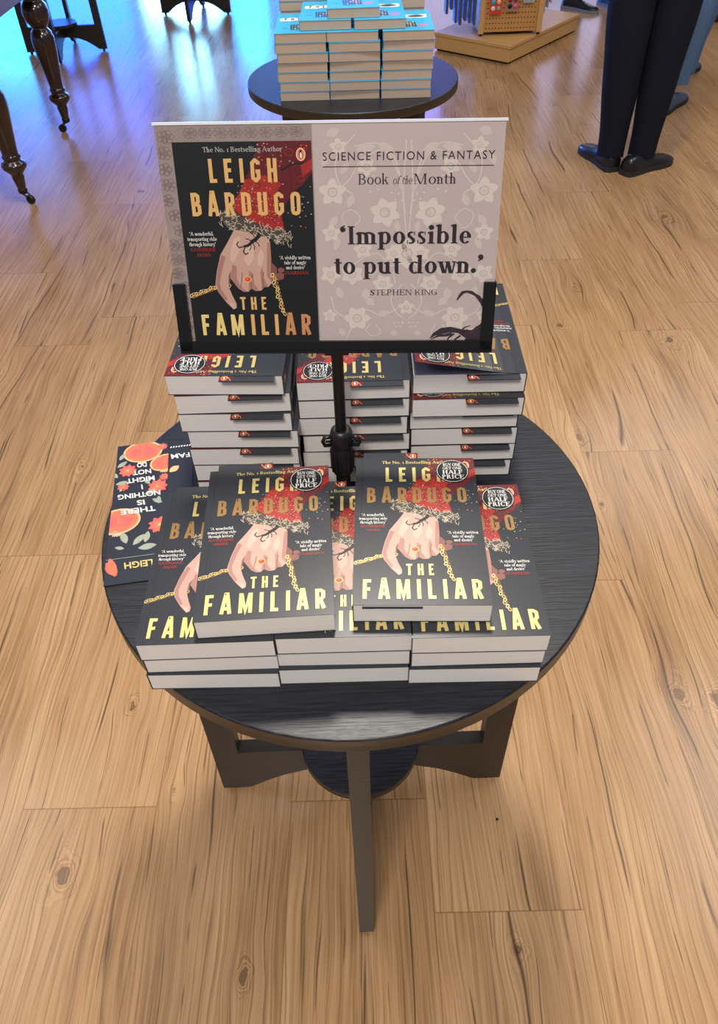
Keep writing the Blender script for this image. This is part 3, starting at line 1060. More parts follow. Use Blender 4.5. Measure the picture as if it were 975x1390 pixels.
def cover_mesh(lift=0.0):
    """wrap-around card cover: front panel on top with picture, spine on the left (x=0), back panel below"""
    mb = MB()
    c = .0005
    T0 = BT - c
    mb.box(0, 0, 0, BW, BL_, c, 'cover')
    mb.box(-.0006, 0, 0, 0, BL_, BT, 'cover')
    if lift == 0:
        mb.box(0, 0, T0, BW, BL_, BT, 'cover')

        def F(x, y, z):
            return (x / 1000, y / 1000, BT + z / 1000)
        R = None
    else:
        # front panel bends open about the spine in a gentle curve
        N = 10

        def curve(d, off):
            x = z = 0
            n = 24
            for i in range(n):
                a = lift * min(1, (d * (i + .5) / n) / .04)
                x += cos(a) * d / n
                z += sin(a) * d / n
            a = lift * min(1, d / .04)
            return x - sin(a) * off, T0 + z + cos(a) * off
        vs, fs = [], []
        for i in range(N + 1):
            d = BW * i / N
            for off in (0, c):
                X, Z = curve(d, off)
                vs += [(X, 0, Z), (X, BL_, Z)]
        for i in range(N):
            a = i * 4
            fs += [(a, a + 4, a + 5, a + 1), (a + 2, a + 3, a + 7, a + 6), (a, a + 2, a + 6, a + 4), (a + 1, a + 5, a + 7, a + 3)]
        fs += [(0, 1, 3, 2), (N * 4, N * 4 + 2, N * 4 + 3, N * 4 + 1)]
        mb.add(vs, fs, 'cover')

        def F(x, y, z):
            X, Z = curve(x / 1000, c + z / 1000 + .0002)
            return (X, y / 1000, Z)
    A = Print(mb, F, (0, 0, 129, 198), .04)
    if lift == 0:
        A.ps(ribbon([(6.5, 0), (6.5, 198)], .5), 'black', 1)
    cover_art(A)
    # back panel blurb (lower face) and spine title
    B = Print(mb, lambda x, y, z: (x / 1000, y / 1000, -z / 1000), (0, 0, 129, 198), .04)
    Sx = Print(mb, lambda x, y, z: (-.0006 - z / 1000, y / 1000, x / 1000), (0, 0, 26, 198), .04)
    Sx.ps([[(18 - b, a) for a, b in p] for p in gothic_line('FAMILIAR', 40, 120, 0, 10)], 'cream', 1)
    roundel(Sx, 13, 184, 4, 5.4, 1)
    return mb.mesh('cover')


def block_mesh():
    mb = MB()
    n = 16
    # slightly wavy page stack
    mb.box(.0004, .0007, .0005, BW - .0006, BL_ - .0007, BT - .0005, 'page')
    return mb.mesh('page_block')


def bookmark_mesh():
    """printed card tucked under the front cover, standing out at the head"""
    mb = MB()
    x0, x1, y0, y1, z = .008, .068, .012, BL_ + .0095, BT + .0
    zt = BT - .0006
    mb.box(x0, BL_ - .0008, zt - .0011, x1, y1, zt, 'cover')
    A = Print(mb, lambda x, y, z: (x / 1000, y / 1000, zt + z / 1000), (8, 197, 68, 207.4), .04)
    A.p([(52, 197), (68, 197), (68, 207.5), (56, 207.5)], 'maroon', 1)
    A.ring(62.5, 202, 3.2, 3.5, 1.0, 'orange', 3, 14)
    A.disc(62.5, 202, 1.3, 2.2, 'white', 4, 10)
    A.ps(ribbon([(55, 206), (58, 201), (61, 198)], .6), 'lace', 3)
    return mb.mesh('bookmark')


COVER, COVER_UP, BLOCK, MARK, STICK = cover_mesh(), cover_mesh(radians(10)), block_mesh(), bookmark_mesh(), sticker_mesh()


def first_book(lift=False):
    t = empty('paperback_book', (0, 0, 0))
    c = link('cover', COVER_UP if lift else COVER, t)
    link('page_block', BLOCK, t)
    if lift:
        q = MB()
        q.box(.001, .001, BT - .0005, BW - .001, BL_ - .001, BT - .0001, 'endpaper')
        q.build('title_page', t)
    k = link('bookmark', MARK, t)
    k['label'] = 'dark promotional card with red corner tucked under the cover'
    return t


BOOK = first_book()
BOOK_USED = [False]
TBL = (-.018, .628)
TZ = .7756


def place_book(cx, cy, z, rot, label, group, sticker=False, lift=False, mark=True):
    """cx, cy: centre of the book"""
    if lift:
        b = first_book(True)
    elif not BOOK_USED[0]:
        b = BOOK
        BOOK_USED[0] = True
    else:
        b = copy_tree(BOOK)
    R = Matrix.Rotation(rot, 3, 'Z')
    o = R @ Vector((BW / 2, BL_ / 2, 0))
    b.location = (cx - o.x, cy - o.y, z)
    b.rotation_euler = (0, 0, rot)
    tag(b, label, 'book', group)
    if sticker:
        s = link('half_price_sticker', STICK, b)
        s['label'] = 'round black offer sticker with white lettering'
        if lift:
            # sits on the raised panel
            d = .1045
            x = z_ = 0
            for i in range(24):
                a = radians(10) * min(1, (d * (i + .5) / 24) / .04)
                x += cos(a) * d / 24
                z_ += sin(a) * d / 24
            s.location = (x, .177, BT + z_ + .0006)
            s.rotation_euler = (0, -radians(10), 0)
        else:
            s.location = (.1045, .177, BT + .00036)
    return b


# ------------------------------------------------------------------ round table
def arch_leg(mb, m):
    """one of four plank legs, radial profile (r, z)"""
    prof = [(.268, .012), (.263, .7505), (.214, .7505), (.221, .158), (.0, .158), (.0, .090), (.05, .088), (.10, .080), (.145, .062), (.18, .040), (.205, .021), (.218, .012)]
    return prof


def make_round_table():
    t = empty('round_table', (0, 0, 0))
    mb = MB()
    R = .3
    mb.lathe([(R - .0025, .7506), (R, .753), (R, .7735)], (0, 0, 0), 'rim', 96)
    mb.lathe([(R, .7735), (R - .0006, .7750), (R - .002, TZ)], (0, 0, 0), 'top', 96)
    mb.build('table_top', t)
    prof = arch_leg(None, None)
    for k in range(4):
        m2 = MB()
        T = Matrix.Rotation(k * pi / 2, 4, 'Z') @ Matrix.Rotation(pi / 2, 4, 'X')
        pr = [(max(r, .0126), z) for r, z in prof]
        m2.prism(pr, -.0125, .0125, 'leg', T)
        leg = m2.build('leg', t)
        g = MB()
        T2 = Matrix.Rotation(k * pi / 2, 4, 'Z')
        g.lathe([(.008, 0), (.009, .002), (.009, .010), (.006, .0125)], (.244, 0, 0), 'sole', 12, T=T2)
        gl = g.build('foot_glide', leg)
    mb = MB()
    mb.box(-.0126, -.0126, .09, .0126, .0126, .158, 'leg')
    mb.build('centre_post', t)
    mb = MB()
    mb.lathe([(.104, .1585), (.106, .160), (.106, .176)], (0, 0, 0), 'rim', 64)
    mb.lathe([(.106, .176), (.104, .178)], (0, 0, 0), 'top', 64)
    mb.build('lower_shelf', t)
    return t


# ------------------------------------------------------------------ structure
fl = MB()
fl.box(-9, -4, -.02, 9, 11.2, 0, 'floor')
structure(fl.build('floor'))
WY = 10.0
wb = MB()
wb.box(-9, WY, 0, 9, WY + .12, 3.6, 'wall')
structure(wb.build('wall_back'))


def unseen_window(n, x0, x1, z0, z1, m):  # unseen glowing panes, laid out for their reflections in the floor
    o = empty('window_%d' % n, ((x0 + x1) / 2, WY - .02, z0))
    structure(o)
    k = MB()
    hw = (x1 - x0) / 2
    k.box(-hw, 0, 0, hw, .015, z1 - z0, m)
    k.build('pane', o)
    f = MB()
    for a in (-hw, hw - .04):
        f.box(a, -.02, 0, a + .04, 0, z1 - z0, 'leg')
    for b in (0, z1 - z0 - .04):
        f.box(-hw + .04, -.02, b, hw - .04, 0, b + .04, 'leg')
    f.build('window_frame', o)


unseen_window(1, -6.5, -4.55, .1, 1.35, 'winblue')
unseen_window(2, -4.5, -3.75, .1, 1.35, 'wincyan')
unseen_window(3, -3.7, -2.5, .1, 1.35, 'winblue')
unseen_window(4, -2.45, -1.45, .1, .80, 'winwhite')
unseen_window(5, -1.4, -.95, .1, 1.35, 'wincyan')
unseen_window(6, -2.12, -1.72, .95, 1.60, 'winwhite')
unseen_window(7, -.9, .35, .1, 1.35, 'winblue')
unseen_window(11, .42, 1.4, .1, 2.4, 'winpale')
unseen_window(8, -5.4, -2.6, 1.45, 2.7, 'winlilac')
unseen_window(9, 1.6, 3.4, .5, 2.4, 'winpale')
unseen_window(10, -1.6, 1.2, 1.45, 2.7, 'winlilac')

# ------------------------------------------------------------------ tables
T1 = make_round_table()
T1.location = (TBL[0], TBL[1], 0)
T1.rotation_euler = (0, 0, radians(1))
tag(T1, 'black round display table in front, carrying the dark paperbacks and the sign', 'table')
T2 = copy_tree(T1)
T2.location = (-.003, 2.32, 0)
T2.rotation_euler = (0, 0, radians(45))
tag(T2, 'black round display table behind the sign, carrying blue covered books', 'table')
T3 = copy_tree(T1)
T3.location = (-1.95, 5.70, 0)
T3.rotation_euler = (0, 0, radians(4))
tag(T3, 'black round table with arched plank legs behind the turned mahogany legs', 'table')
T4 = copy_tree(T1)
T4.location = (-1.20, 6.63, 0)
T4.rotation_euler = (0, 0, radians(-4))
tag(T4, 'farthest black table, standing in the brightest blue reflection at the top', 'table')

# ------------------------------------------------------------------ books on the front table
rg = random.Random(3)
ordn = ['bottom', 'middle', 'top']
g1 = 'paperbacks in the three low front piles'
for name, xl, rots in (('left', -.2175, (-.5, .6, .8)), ('centre', -.0875, (.2, -.4, .3)), ('right', .0415, (-.3, .4, -.1))):
    for k in range(3):
        jx = (.001, .0, -.0005)[k] * (1 if name == 'left' else -1)
        y = (.3865, .388, .3875)[k] + (.003 if name == 'centre' else 0) + (.002 if k == 1 else 0)
        if k < 2:
            lab = 'dark paperback, %s of the three in the %s front pile' % (ordn[k], name)
        else:
            lab = {'left': 'dark paperback topping the left front pile, half covered, next to the pomegranate sleeve',
                   'centre': 'dark paperback topping the centre front pile, seen between the two raised books',
                   'right': 'dark stickered paperback topping the right front pile, by the bare table'}[name]
        place_book(xl + BW / 2 + jx, y + BL_ / 2, TZ + k * (BT + .0003) + .0001, radians(rots[k]), lab, g1, sticker=(k == 2))
zt = TZ + 3 * (BT + .0003) + .0003
place_book(-.0985, .4935, zt + .0004, radians(2.6), 'raised dark paperback tilted left, lying across the left and centre front piles', 'raised display paperbacks', True)
place_book(.0545, .504, zt + .0004, radians(-1.6), 'raised dark paperback across centre and right front piles, card peeping from its foot', 'raised display paperbacks', True)
pc = MB()
pc.box(-.050, -.1017, .0225, .006, -.09, .0232, 'cover')
pc.box(-.050, -.1018, .0212, .006, -.09, .0222, 'edge')
pk = pc.build('protruding_card')
rb = [o for o in bpy.data.objects if o.get('label', '').startswith('raised dark paperback across centre')][0]
pk.parent = rb
pk.location = (BW / 2 - .006, BL_ / 2 + .001, 0)
pk['label'] = 'dark card edge showing at the foot of the page block'

gb = 'upside-down paperbacks in the three tall back piles'
place = ['bottom', 'second from bottom', 'third from bottom', 'fourth from bottom', 'fifth from bottom', 'sixth from bottom', 'top']
left_dx = [.002, .003, .0035, .006, 0, -.002, -.003]
left_rot = [0, -.5, -1, -1.5, -1.2, .5, -2.2]
for k in range(7):
    z = TZ + k * (BT + .0004) + .0001
    lab = 'inverted dark paperback, %s of the seven in the back left pile' % place[k]
    if k == 6:
        lab = 'inverted dark stickered paperback on top of the tall back left pile'
    place_book(-.1435 + left_dx[k], .656 + BL_ / 2 + (.001 if k % 2 else 0), z, pi + radians(left_rot[k]), lab, gb, sticker=(k == 6))
mid_dx = [.002, .0, .001, -.001, .0, -.0005]
for k in range(6):
    z = TZ + k * (BT + .0004) + .0001
    lab = 'inverted dark paperback, %s of the six in the back centre pile' % place[k]
    if k == 5:
        lab = 'inverted dark stickered paperback on top of the back centre pile, behind the stand pole'
    place_book(-.0095 + mid_dx[k], .676 + BL_ / 2, z, pi + radians((.3, -.2, .5, -.3, .2, .4)[k]), lab, gb, sticker=(k == 5))
for k in range(6):
    z = TZ + k * (BT + .0004) + .0001
    fwd = -.010 if k == 4 else 0
    lab = 'inverted dark paperback, %s of the six in the back right pile' % place[k]
    if k == 4:
        lab = 'inverted dark paperback sticking out just under the top of the back right pile'
    if k == 5:
        lab = 'inverted dark paperback with curled-up front cover, topping the back right pile'
    place_book(.1225 + (.0, .001, .002, -.001, .001, .002)[k], .683 + BL_ / 2 + fwd, z, pi + radians((-.4, .3, -.5, .2, -.2, -.4)[k]), lab, gb, sticker=(k >= 4), lift=(k == 5))

# ------------------------------------------------------------------ patterned sleeve
def make_sleeve():
    t = empty('printed_sleeve', (-.297, .517, TZ + .0002), radians(8.4))
    mb = MB()
    L = .239
    mb.box(0, 0, 0, .068, L, .0016, 'jacket_navy')
    A = Print(mb, lambda x, y, z: (x / 1000, y / 1000, .0016 + z / 1000), (0, 0, 68, 239), .05)
    A.ps(ribbon([(0, 38), (68, 38)], .6), 'leaf', 3)

    def inv(polys, cx, cy):
        return [[(2 * cx - x, 2 * cy - y) for x, y in p] for p in polys]
    # inverted lettering
    for txt, cy, wd, cx in (('THERE', 113, 44, 33), ('IS', 126, 11, 36), ('NOTHING', 140, 54, 33), ('I', 154, 3, 36), ('MIGHT', 168, 36, 34), ('NOT', 182, 24, 35), ('DO', 196, 13, 34)):
        A.ps(inv(sans_line(txt, cx, cy - 4, 8.5, fit=wd, align='c', offset=.025, shear=-.15), cx, cy), 'white', 6)
    A.ps(inv(sans_line('LEIGH', 38, 22, 9.5, fit=34, align='c', offset=.025, shear=-.15), 38, 26), 'cream', 6)

    def fruit(x, y, r, a=0):
        A.disc(x, y, r, r * .8, 'rind', 2, 22, a)
        A.disc(x, y, r * .90, r * .70, 'fruit', 3, 22, a)
        A.p([(x - r * .7, y + r * .1), (x - r * .1, y + r * .45), (x - r * .05, y - r * .3), (x - r * .5, y - r * .35)], 'petal', 4)
        A.p([(x + r * .7, y + r * .1), (x + r * .1, y + r * .45), (x + r * .05, y - r * .3), (x + r * .5, y - r * .35)], 'petal', 4)
        for k in range(5):
            A.petal(x + (k - 2) * 1.3, y - r * .75, 5, 1, -pi / 2 + (k - 2) * .35, 'rind', 2)
    fruit(34, 222, 26)
    fruit(64, 196, 20, .3)
    fruit(10, 98, 27, .1)

    def flower(x, y, r):
        for k in range(9):
            A.petal(x, y, r, r * .28, k * .7, 'petal', 4)
        for k in range(6):
            A.petal(x, y, r * .6, r * .2, k * 1.05 + .3, 'fruit', 5)
        A.disc(x, y, r * .14, r * .14, 'rind', 5, 8)
    flower(16, 188, 12)
    flower(56, 152, 13)
    flower(60, 84, 14)
    flower(12, 158, 8)
    flower(60, 228, 7)
    flower(64, 168, 7)
    for x, y, a, l in ((2, 196, .7, 16), (4, 176, 2.2, 14), (2, 164, .2, 16), (8, 150, 1, 12), (40, 140, .4, 18), (50, 130, -.6, 15), (22, 60, 1.9, 20), (30, 56, .9, 20), (44, 58, 1.4, 18), (36, 50, .1, 22), (20, 52, 2.8, 12),
                       (58, 120, 1.6, 14), (2, 78, .4, 10), (46, 158, 2.3, 12), (4, 210, 1.1, 14)):
        A.petal(x, y, l, l * .22, a, 'leaf', 4)
    A.petal(0, 34, 26, 6, -1.0, 'petal', 4)
    A.petal(4, 40, 30, 5, -1.3, 'fruit', 5)
    mb.build('front_panel', t)
    fb = MB()
    fb.box(.068, .098, 0, .100, L - .004, .0012, 'jacket_navy')
    B = Print(fb, lambda x, y, z: (x / 1000, y / 1000, .0012 + z / 1000), (68, 98, 100, 235), .05)
    for txt, y, wd, c in (('FAM', 206, 26, 9), ('TRIER', 222, 24, 4)):
        if txt == 'FAM':
            B.ps(inv(sans_line(txt, 84, y - 4, c, fit=wd, align='c', offset=.02, shear=-.15), 84, y), 'white', 2)
    for k in range(8):
        B.p([(70 + k * 3.6, 223), (72 + k * 3.6, 223.6), (72.5 + k * 3.6, 226), (70.6 + k * 3.6, 226)], 'white', 2)
    B.petal(70, 176, 16, 5, .7, 'rind', 2)
    f = fb.build('flap', t)
    f['label'] = 'plain navy flap with white inverted lettering'
    tag(t, 'navy printed card sleeve with pomegranates at the left table edge', 'printed sleeve')


make_sleeve()

# ------------------------------------------------------------------ sign and stand
SGN = Matrix.Translation((-.025, .628, 1.020)) @ Matrix.Rotation(-.037, 4, 'Z') @ Matrix.Rotation(-.281, 4, 'X')


def sgn(x, y, z=0):
    """sign plane: x right, y up, z towards the viewer (metres)"""
    return SGN @ Vector((x, -z, y))


def make_sign():
    root = link('promotional_sign', None)
    root.empty_display_size = .05
    mb = MB()
    W2, H, D = .155, .200, .0024

    def bx(mb, x0, y0, z0, x1, y1, z1, m):
        mb.box(x0, -z1, y0, x1, -z0, y1, m)
    bx(mb, -W2, 0, -D, W2, H, -.0001, 'edge')
    ex = MB()
    bx(ex, -W2 - .0015, H, -D - .001, W2 + .0015, H + .0022, .001, 'edge')
    sx, sy = 310 / 297 / 1000, 200 / 210 / 1000
    pm = MB()
    A = Print(pm, lambda x, y, z: ((x - 148.5) * sx, -(z / 1000), y * sy), (0, 0, 297, 210), .04)
    A.p([(0, 0), (297, 0), (297, 210), (0, 210)], 'sign', 0)
    A.p([(0, 0), (134, 0), (134, 210), (0, 210)], 'sign_dark', 1)
    rnd = random.Random(11)
    # left band: lace-like line pattern
    for k in range(15):
        for j in range(2):
            x, y = 6 + j * 124 * 0 + rnd.uniform(-3, 6), 4 + k * 14
            for i in range(5):
                A.ring(x + 3.2 * cos(i * 1.26), y + 3.2 * sin(i * 1.26), 2.6, 2.6, .5, 'taupe_line', 2, 8)
    for k in range(8):
        x = 30 + k * 13
        for i in range(6):
            A.ring(x + 3.4 * cos(i * 1.05), 203 + 2.6 * sin(i * 1.05), 2.6, 2.2, .45, 'taupe_line', 2, 8)
    for i in range(14):
        for j in range(6):
            A.disc(2 + i * 2.6, 207 - j * 3 - (i % 2) * 1.4, .45, .45, 'taupe_line', 2, 5)
    # right side: mirrored floral damask
    C = 216

    def both(f):
        f(1)
        f(-1)

    def arc(pts, w=1.0, m='floral'):
        def g(s):
            # smooth through points
            out = []
            n = len(pts)
            for i in range(n - 1):
                p0, p1, p2, p3 = pts[max(i - 1, 0)], pts[i], pts[i + 1], pts[min(i + 2, n - 1)]
                for q in range(6):
                    t = q / 6
                    out.append(tuple(.5 * (2 * p1[d] + (p2[d] - p0[d]) * t + (2 * p0[d] - 5 * p1[d] + 4 * p2[d] - p3[d]) * t * t + (3 * p1[d] - p0[d] - 3 * p2[d] + p3[d]) * t ** 3) for d in (0, 1)))
            out.append(pts[-1])
            A.ps(ribbon([(C + s * a, b) for a, b in out], w), m, 2)
        both(g)

    def bloom(dx, y, r, n=6, ph=0.3):
        def g(s):
            for k in range(n):
                a = ph + k * 2 * pi / n
                A.petal(C + s * dx, y, r, r * .34, a if s > 0 else pi - a, 'floral', 3)
            A.ring(C + s * dx, y, r * .30, r * .30, r * .09, 'sign', 5, 14)
            A.disc(C + s * dx, y, r * .16, r * .16, 'floral2', 6, 10)
        both(g)

    def leaf(dx, y, l, wd, a):
        both(lambda s: A.petal(C + s * dx, y, l, wd, a if s > 0 else pi - a, 'floral2', 3))
    arc([(2, 195), (4, 150), (1, 110)])
    arc([(2, 130), (10, 175), (26, 192), (46, 190)])
    arc([(6, 160), (20, 186), (40, 178), (52, 160), (66, 150)])
    arc([(46, 200), (62, 180), (60, 158), (48, 148)])
    arc([(1, 88), (14, 80), (26, 92), (40, 88), (54, 76)])
    arc([(4, 40), (22, 30), (38, 36), (52, 28), (66, 34), (70, 50)])
    arc([(4, 62), (14, 48), (10, 34), (2, 26)])
    arc([(10, 62), (12, 74), (4, 86)])
    arc([(48, 118), (42, 126), (50, 134), (58, 128), (54, 118), (46, 116)], .8)
    arc([(28, 20), (24, 12), (32, 8), (38, 14), (34, 20)], .8)
    arc([(46, 26), (54, 12), (58, 2)], .8)
    bloom(20, 131, 14, 6)
    bloom(19, 131, 8, 5, 1)
    bloom(66, 150, 13, 5, 1.57)
    bloom(46, 27, 13, 6, 0)
    bloom(50, 72, 11, 6, .5)
    bloom(22, 62, 10, 6, .2)
    bloom(36, 172, 9, 5, .9)
    bloom(68, 112, 9, 5, .3)
    bloom(70, 72, 10, 5, .8)
    bloom(40, 96, 9, 5, .2)
    bloom(60, 190, 8, 5, .2)
    bloom(0, 92, 15, 8, 0)
    bloom(0, 38, 8, 5, 1.57)
    bloom(12, 92, 9, 6, .4)
    bloom(72, 30, 7, 5, .4)
    for dx, y, l, wd, a in ((12, 186, 16, 3.4, .4), (28, 190, 18, 4, -.2), (52, 176, 12, 3, -1), (48, 148, 13, 3.4, -1.2), (34, 112, 12, 3.6, -1.9), (62, 128, 12, 3.4, -.9), (30, 40, 12, 3.6, .8), (38, 46, 12, 4, 1.6), (66, 96, 12, 3, 2),
                            (16, 34, 12, 3.4, -.4), (60, 48, 12, 3.6, 1.2), (26, 78, 12, 3.6, -.6), (8, 112, 12, 2.6, 1.4), (4, 150, 10, 2.4, 1.3), (74, 172, 12, 3, 1.9), (70, 200, 12, 4, 2.8), (58, 8, 10, 3, 1.0), (8, 10, 7, 3, .3)):
        leaf(dx, y, l, wd, a)
    for dx, y in ((3, 22), (7, 22), (11, 22), (5, 18), (9, 18), (5, 142), (8, 148), (11, 143), (14, 149), (28, 158), (30, 164), (26, 152), (33, 150)):
        both(lambda s: A.disc(C + s * dx, y, 1, 1, 'floral', 3, 8))
    # lettering
    A.ps(sans_line('SCIENCE FICTION & FANTASY', 142.4, 178, 7.3, fit=147, track=1.18), 'ink', 8)
    A.ps([[(142, 172.3), (289, 172.0), (289, 172.7), (142, 173.0)]], 'ink', 8)
    A.ps(serif_line('Book', 172.3, 156.8, 9.2, .085, .03, fit=27.5), 'ink', 8)
    A.ps(serif_line('of the', 202.3, 156.8, 7, .07, .03, fit=17, slant=.25), 'ink', 8)
    A.ps(serif_line('Month', 220.5, 156.6, 9.2, .085, .03, fit=37.2), 'ink', 8)
    A.ps(serif_line(Q1 + 'Impossible', 155, 101.4, 17.2, .135, .045, fit=118.5), 'ink', 8)
    A.ps(serif_line('to put down.' + Q2, 149, 72.5, 17.2, .135, .045, fit=137), 'ink', 8)
    A.ps(serif_line('STEPHEN KING', 182, 50.8, 5.6, .085, .04, fit=63), 'ink', 8)
    # scorpion tail and claws in the lower corner
    def taper(pts, ws, m='scorp'):
        L_, R_ = [], []
        for i, p in enumerate(pts):
            a_, b_ = pts[max(i - 1, 0)], pts[min(i + 1, len(pts) - 1)]
            d = Vector((b_[0] - a_[0], b_[1] - a_[1])).normalized()
            L_.append((p[0] - d.y * ws[i] / 2, p[1] + d.x * ws[i] / 2))
            R_.append((p[0] + d.y * ws[i] / 2, p[1] - d.x * ws[i] / 2))
        for i in range(len(pts) - 1):
            A.p([R_[i], R_[i + 1], L_[i + 1], L_[i]], m, 8)
    taper([(263, 45), (265, 49), (268, 53), (272, 54), (276, 53), (280, 50.5), (283, 48), (286, 43)], [.8, 2.4, 3.2, 2.2, 3.4, 2.4, 4, 3])
    taper([(284, 47), (288, 41), (291, 34), (292, 26), (290, 18), (284, 10), (276, 5)], [3, 5, 4, 7, 9, 13, 12])
    taper([(239, 5), (243, 9.5), (250, 13), (258, 14.5), (266, 13), (275, 9), (284, 8)], [.6, 3.5, 6.5, 6, 4.5, 9, 14])
    taper([(240, 4), (247, 8), (254, 8.5), (260, 10)], [.5, 2.2, 3, 3])
    taper([(262, 10), (257, 6), (255, 2)], [2, 1.6, .6])
    taper([(268, 8), (263, 4), (262, 0)], [2, 1.6, .8])
    taper([(267, 12), (272, 17), (277, 18.5)], [1.6, 1.2, .5])
    taper([(270, 11), (273, 14), (279, 13), (283, 18)], [1.6, 1.2, 1.2, .6])
    A.p([(270, 0), (297, 0), (297, 26), (288, 16), (276, 10)], 'scorp', 8)
    # printed book cover at left
    x0, x1, y0, y1 = 13.5, 133, 3, 195.5
    kx, ky = (x1 - x0) / 129, (y1 - y0) / 198
    Bk = Print(pm, lambda x, y, z: ((x0 + x * kx - 148.5) * sx, -(z / 1000 + .0004), (y0 + y * ky) * sy), (0, 0, 129, 198), .04)
    Bk.p([(0, 0), (129, 0), (129, 198), (0, 198)], 'black', 0)
    cover_art(Bk, True)
    for m_, n_ in ((mb, 'card'), (pm, 'printed_sheet'), (ex, 'top_edge_strip')):
        m_.build(n_, root)
    root.matrix_world = SGN
    tag(root, 'landscape book of the month sign with quote and dark cover picture', 'sign')


make_sign()


def make_stand():
    root = empty('sign_stand', (-.024, .632, TZ))
    inv = Matrix.Translation((.024, -.632, -TZ))
    # base plate under the books' gap
    b = MB()
    b.box(-.10, -.028, .0002, .10, .012, .004, 'metal')
    b.build('base', root)
    p = MB()
    p.lathe([(.0085, .0035), (.0085, .128)], (0, 0, 0), 'metal', 20)
    p.lathe([(.0062, .128), (.0062, .236)], (0, 0, 0), 'metal', 20)
    p.build('pole', root)
    c = MB()
    c.lathe([(.0105, .062), (.0125, .066), (.0128, .100), (.0115, .104), (.0128, .106), (.0128, .122), (.0112, .127), (.0085, .1285)], (0, 0, 0), 'plastic', 24)
    for k in range(12):
        a = k * pi / 6
        T = Matrix.Rotation(a, 4, 'Z')
        c.box(.0120, -.0012, .068, .0138, .0012, .099, 'plastic', T)
    col = c.build('clamp_collar', root)
    for s in (-1, 1):
        k2 = MB()
        k2.tube([(s * .011, -.002, .118), (s * .019, -.003, .118), (s * .021, -.003, .112), (s * .019, -.003, .106), (s * .011, -.002, .106)], .0024, 'plastic', 8)
        k2.tube([(s * .012, -.003, .112), (s * .018, -.003, .112)], .0016, 'metal', 8)
        k2.build('wing_knob', col)
    # channel frame
    f = MB()

    def bx(x0, y0, z0, x1, y1, z1):
        f.box(x0, -z1, y0, x1, -z0, y1, 'metal', inv @ SGN)
    W2 = .1552
    bx(-W2 - .001, -.006, .001, W2 + .001, .0035, .0042)
    bx(-W2 - .001, -.006, -.0075, W2 + .001, .0035, -.0035)
    bx(-W2 - .001, -.009, -.0075, W2 + .001, -.0055, .0042)
    for s in (-1, 1):
        a, b_ = sorted((s * (W2 - .011), s * (W2 + .001)))
        bx(a, -.006, .001, b_, .061, .0042)
        bx(a, -.006, -.0075, b_, .061, -.0035)
        a, b_ = sorted((s * (W2 + .0001), s * (W2 + .001)))
        bx(a, -.006, -.0075, b_, .061, .0042)
    f.build('channel_frame', root)
    g = MB()
    g.box(-.012, -.008, .2325, .012, .004, .2380, 'metal')
    g.build('top_bracket', root)
    tag(root, 'black metal stand holding the sign, with pole and clamp collar', 'sign stand')


make_stand()


# ------------------------------------------------------------------ blue books on the second table
def blue_book():
    t = empty('blue_covered_book', (0, 0, 0))
    w_, l_, h_ = .131, .198, .0225
    c = MB()
    c.box(0, 0, h_ - .0006, w_, l_, h_, 'cyan')
    c.box(0, .0012, 0, w_, l_, .0006, 'cyan')
    c.box(-.0006, 0, 0, 0, l_, h_, 'cyan')
    A = Print(c, lambda x, y, z: (x / 1000, y / 1000, h_ + z / 1000), (0, 0, 131, 198), .06)
    rnd = random.Random(4)
    # white jagged title band
    pts = [(8, 122)]
    for k in range(16):
        pts.append((8 + k * 7.6, 122 + rnd.uniform(-5, 3)))
    for k in range(15, -1, -1):
        pts.append((8 + k * 7.6, 150 + rnd.uniform(-6, 6)))
    A.p(pts, 'white', 1)
    A.ps(gothic_line('FUL', 20, 62, 128, 146), 'black', 2)
    A.disc(92, 136, 22, 11, 'black', 2)
    A.ring(92, 136, 19, 8.5, 1, 'white', 3)
    A.p([(40, 30), (88, 34), (86, 84), (38, 82)], 'black', 1)
    for k in range(24):
        A.disc(44 + (k % 6) * 7.5, 38 + (k // 6) * 12 + (k % 2) * 3, 3.2, 3.6, rnd.choice(['white', 'floral2', 'cyan', 'sign_dark']), 2, 6)
    for k in range(3):
        A.ps(ribbon([(92 + i * 4, 52 - k * 9 + (i % 2) * 4) for i in range(8 - k)], 3), 'pinktext', 2)
    for k in range(5):
        A.ps(ribbon([(12 + i * 4, 50 + (i % 2) * 3) for i in range(6)], 1.4), 'black', 2)
    c.build('cover', t)
    b = MB()
    b.box(.0005, .0008, .0006, w_ - .0007, l_ - .0008, h_ - .0006, 'page_tan')
    b.build('page_block', t)
    return t


BB = blue_book()
bused = [False]


def place_blue(cx, y, z, rot, lab, grp):
    if bused[0]:
        b = copy_tree(BB)
    else:
        b = BB
        bused[0] = True
    R = Matrix.Rotation(rot, 3, 'Z')
    o = R @ Vector((.0655, 0, 0))
    b.location = (cx - o.x, y - o.y, z)
    b.rotation_euler = (0, 0, rot)
    tag(b, lab, 'book', grp)
    return b


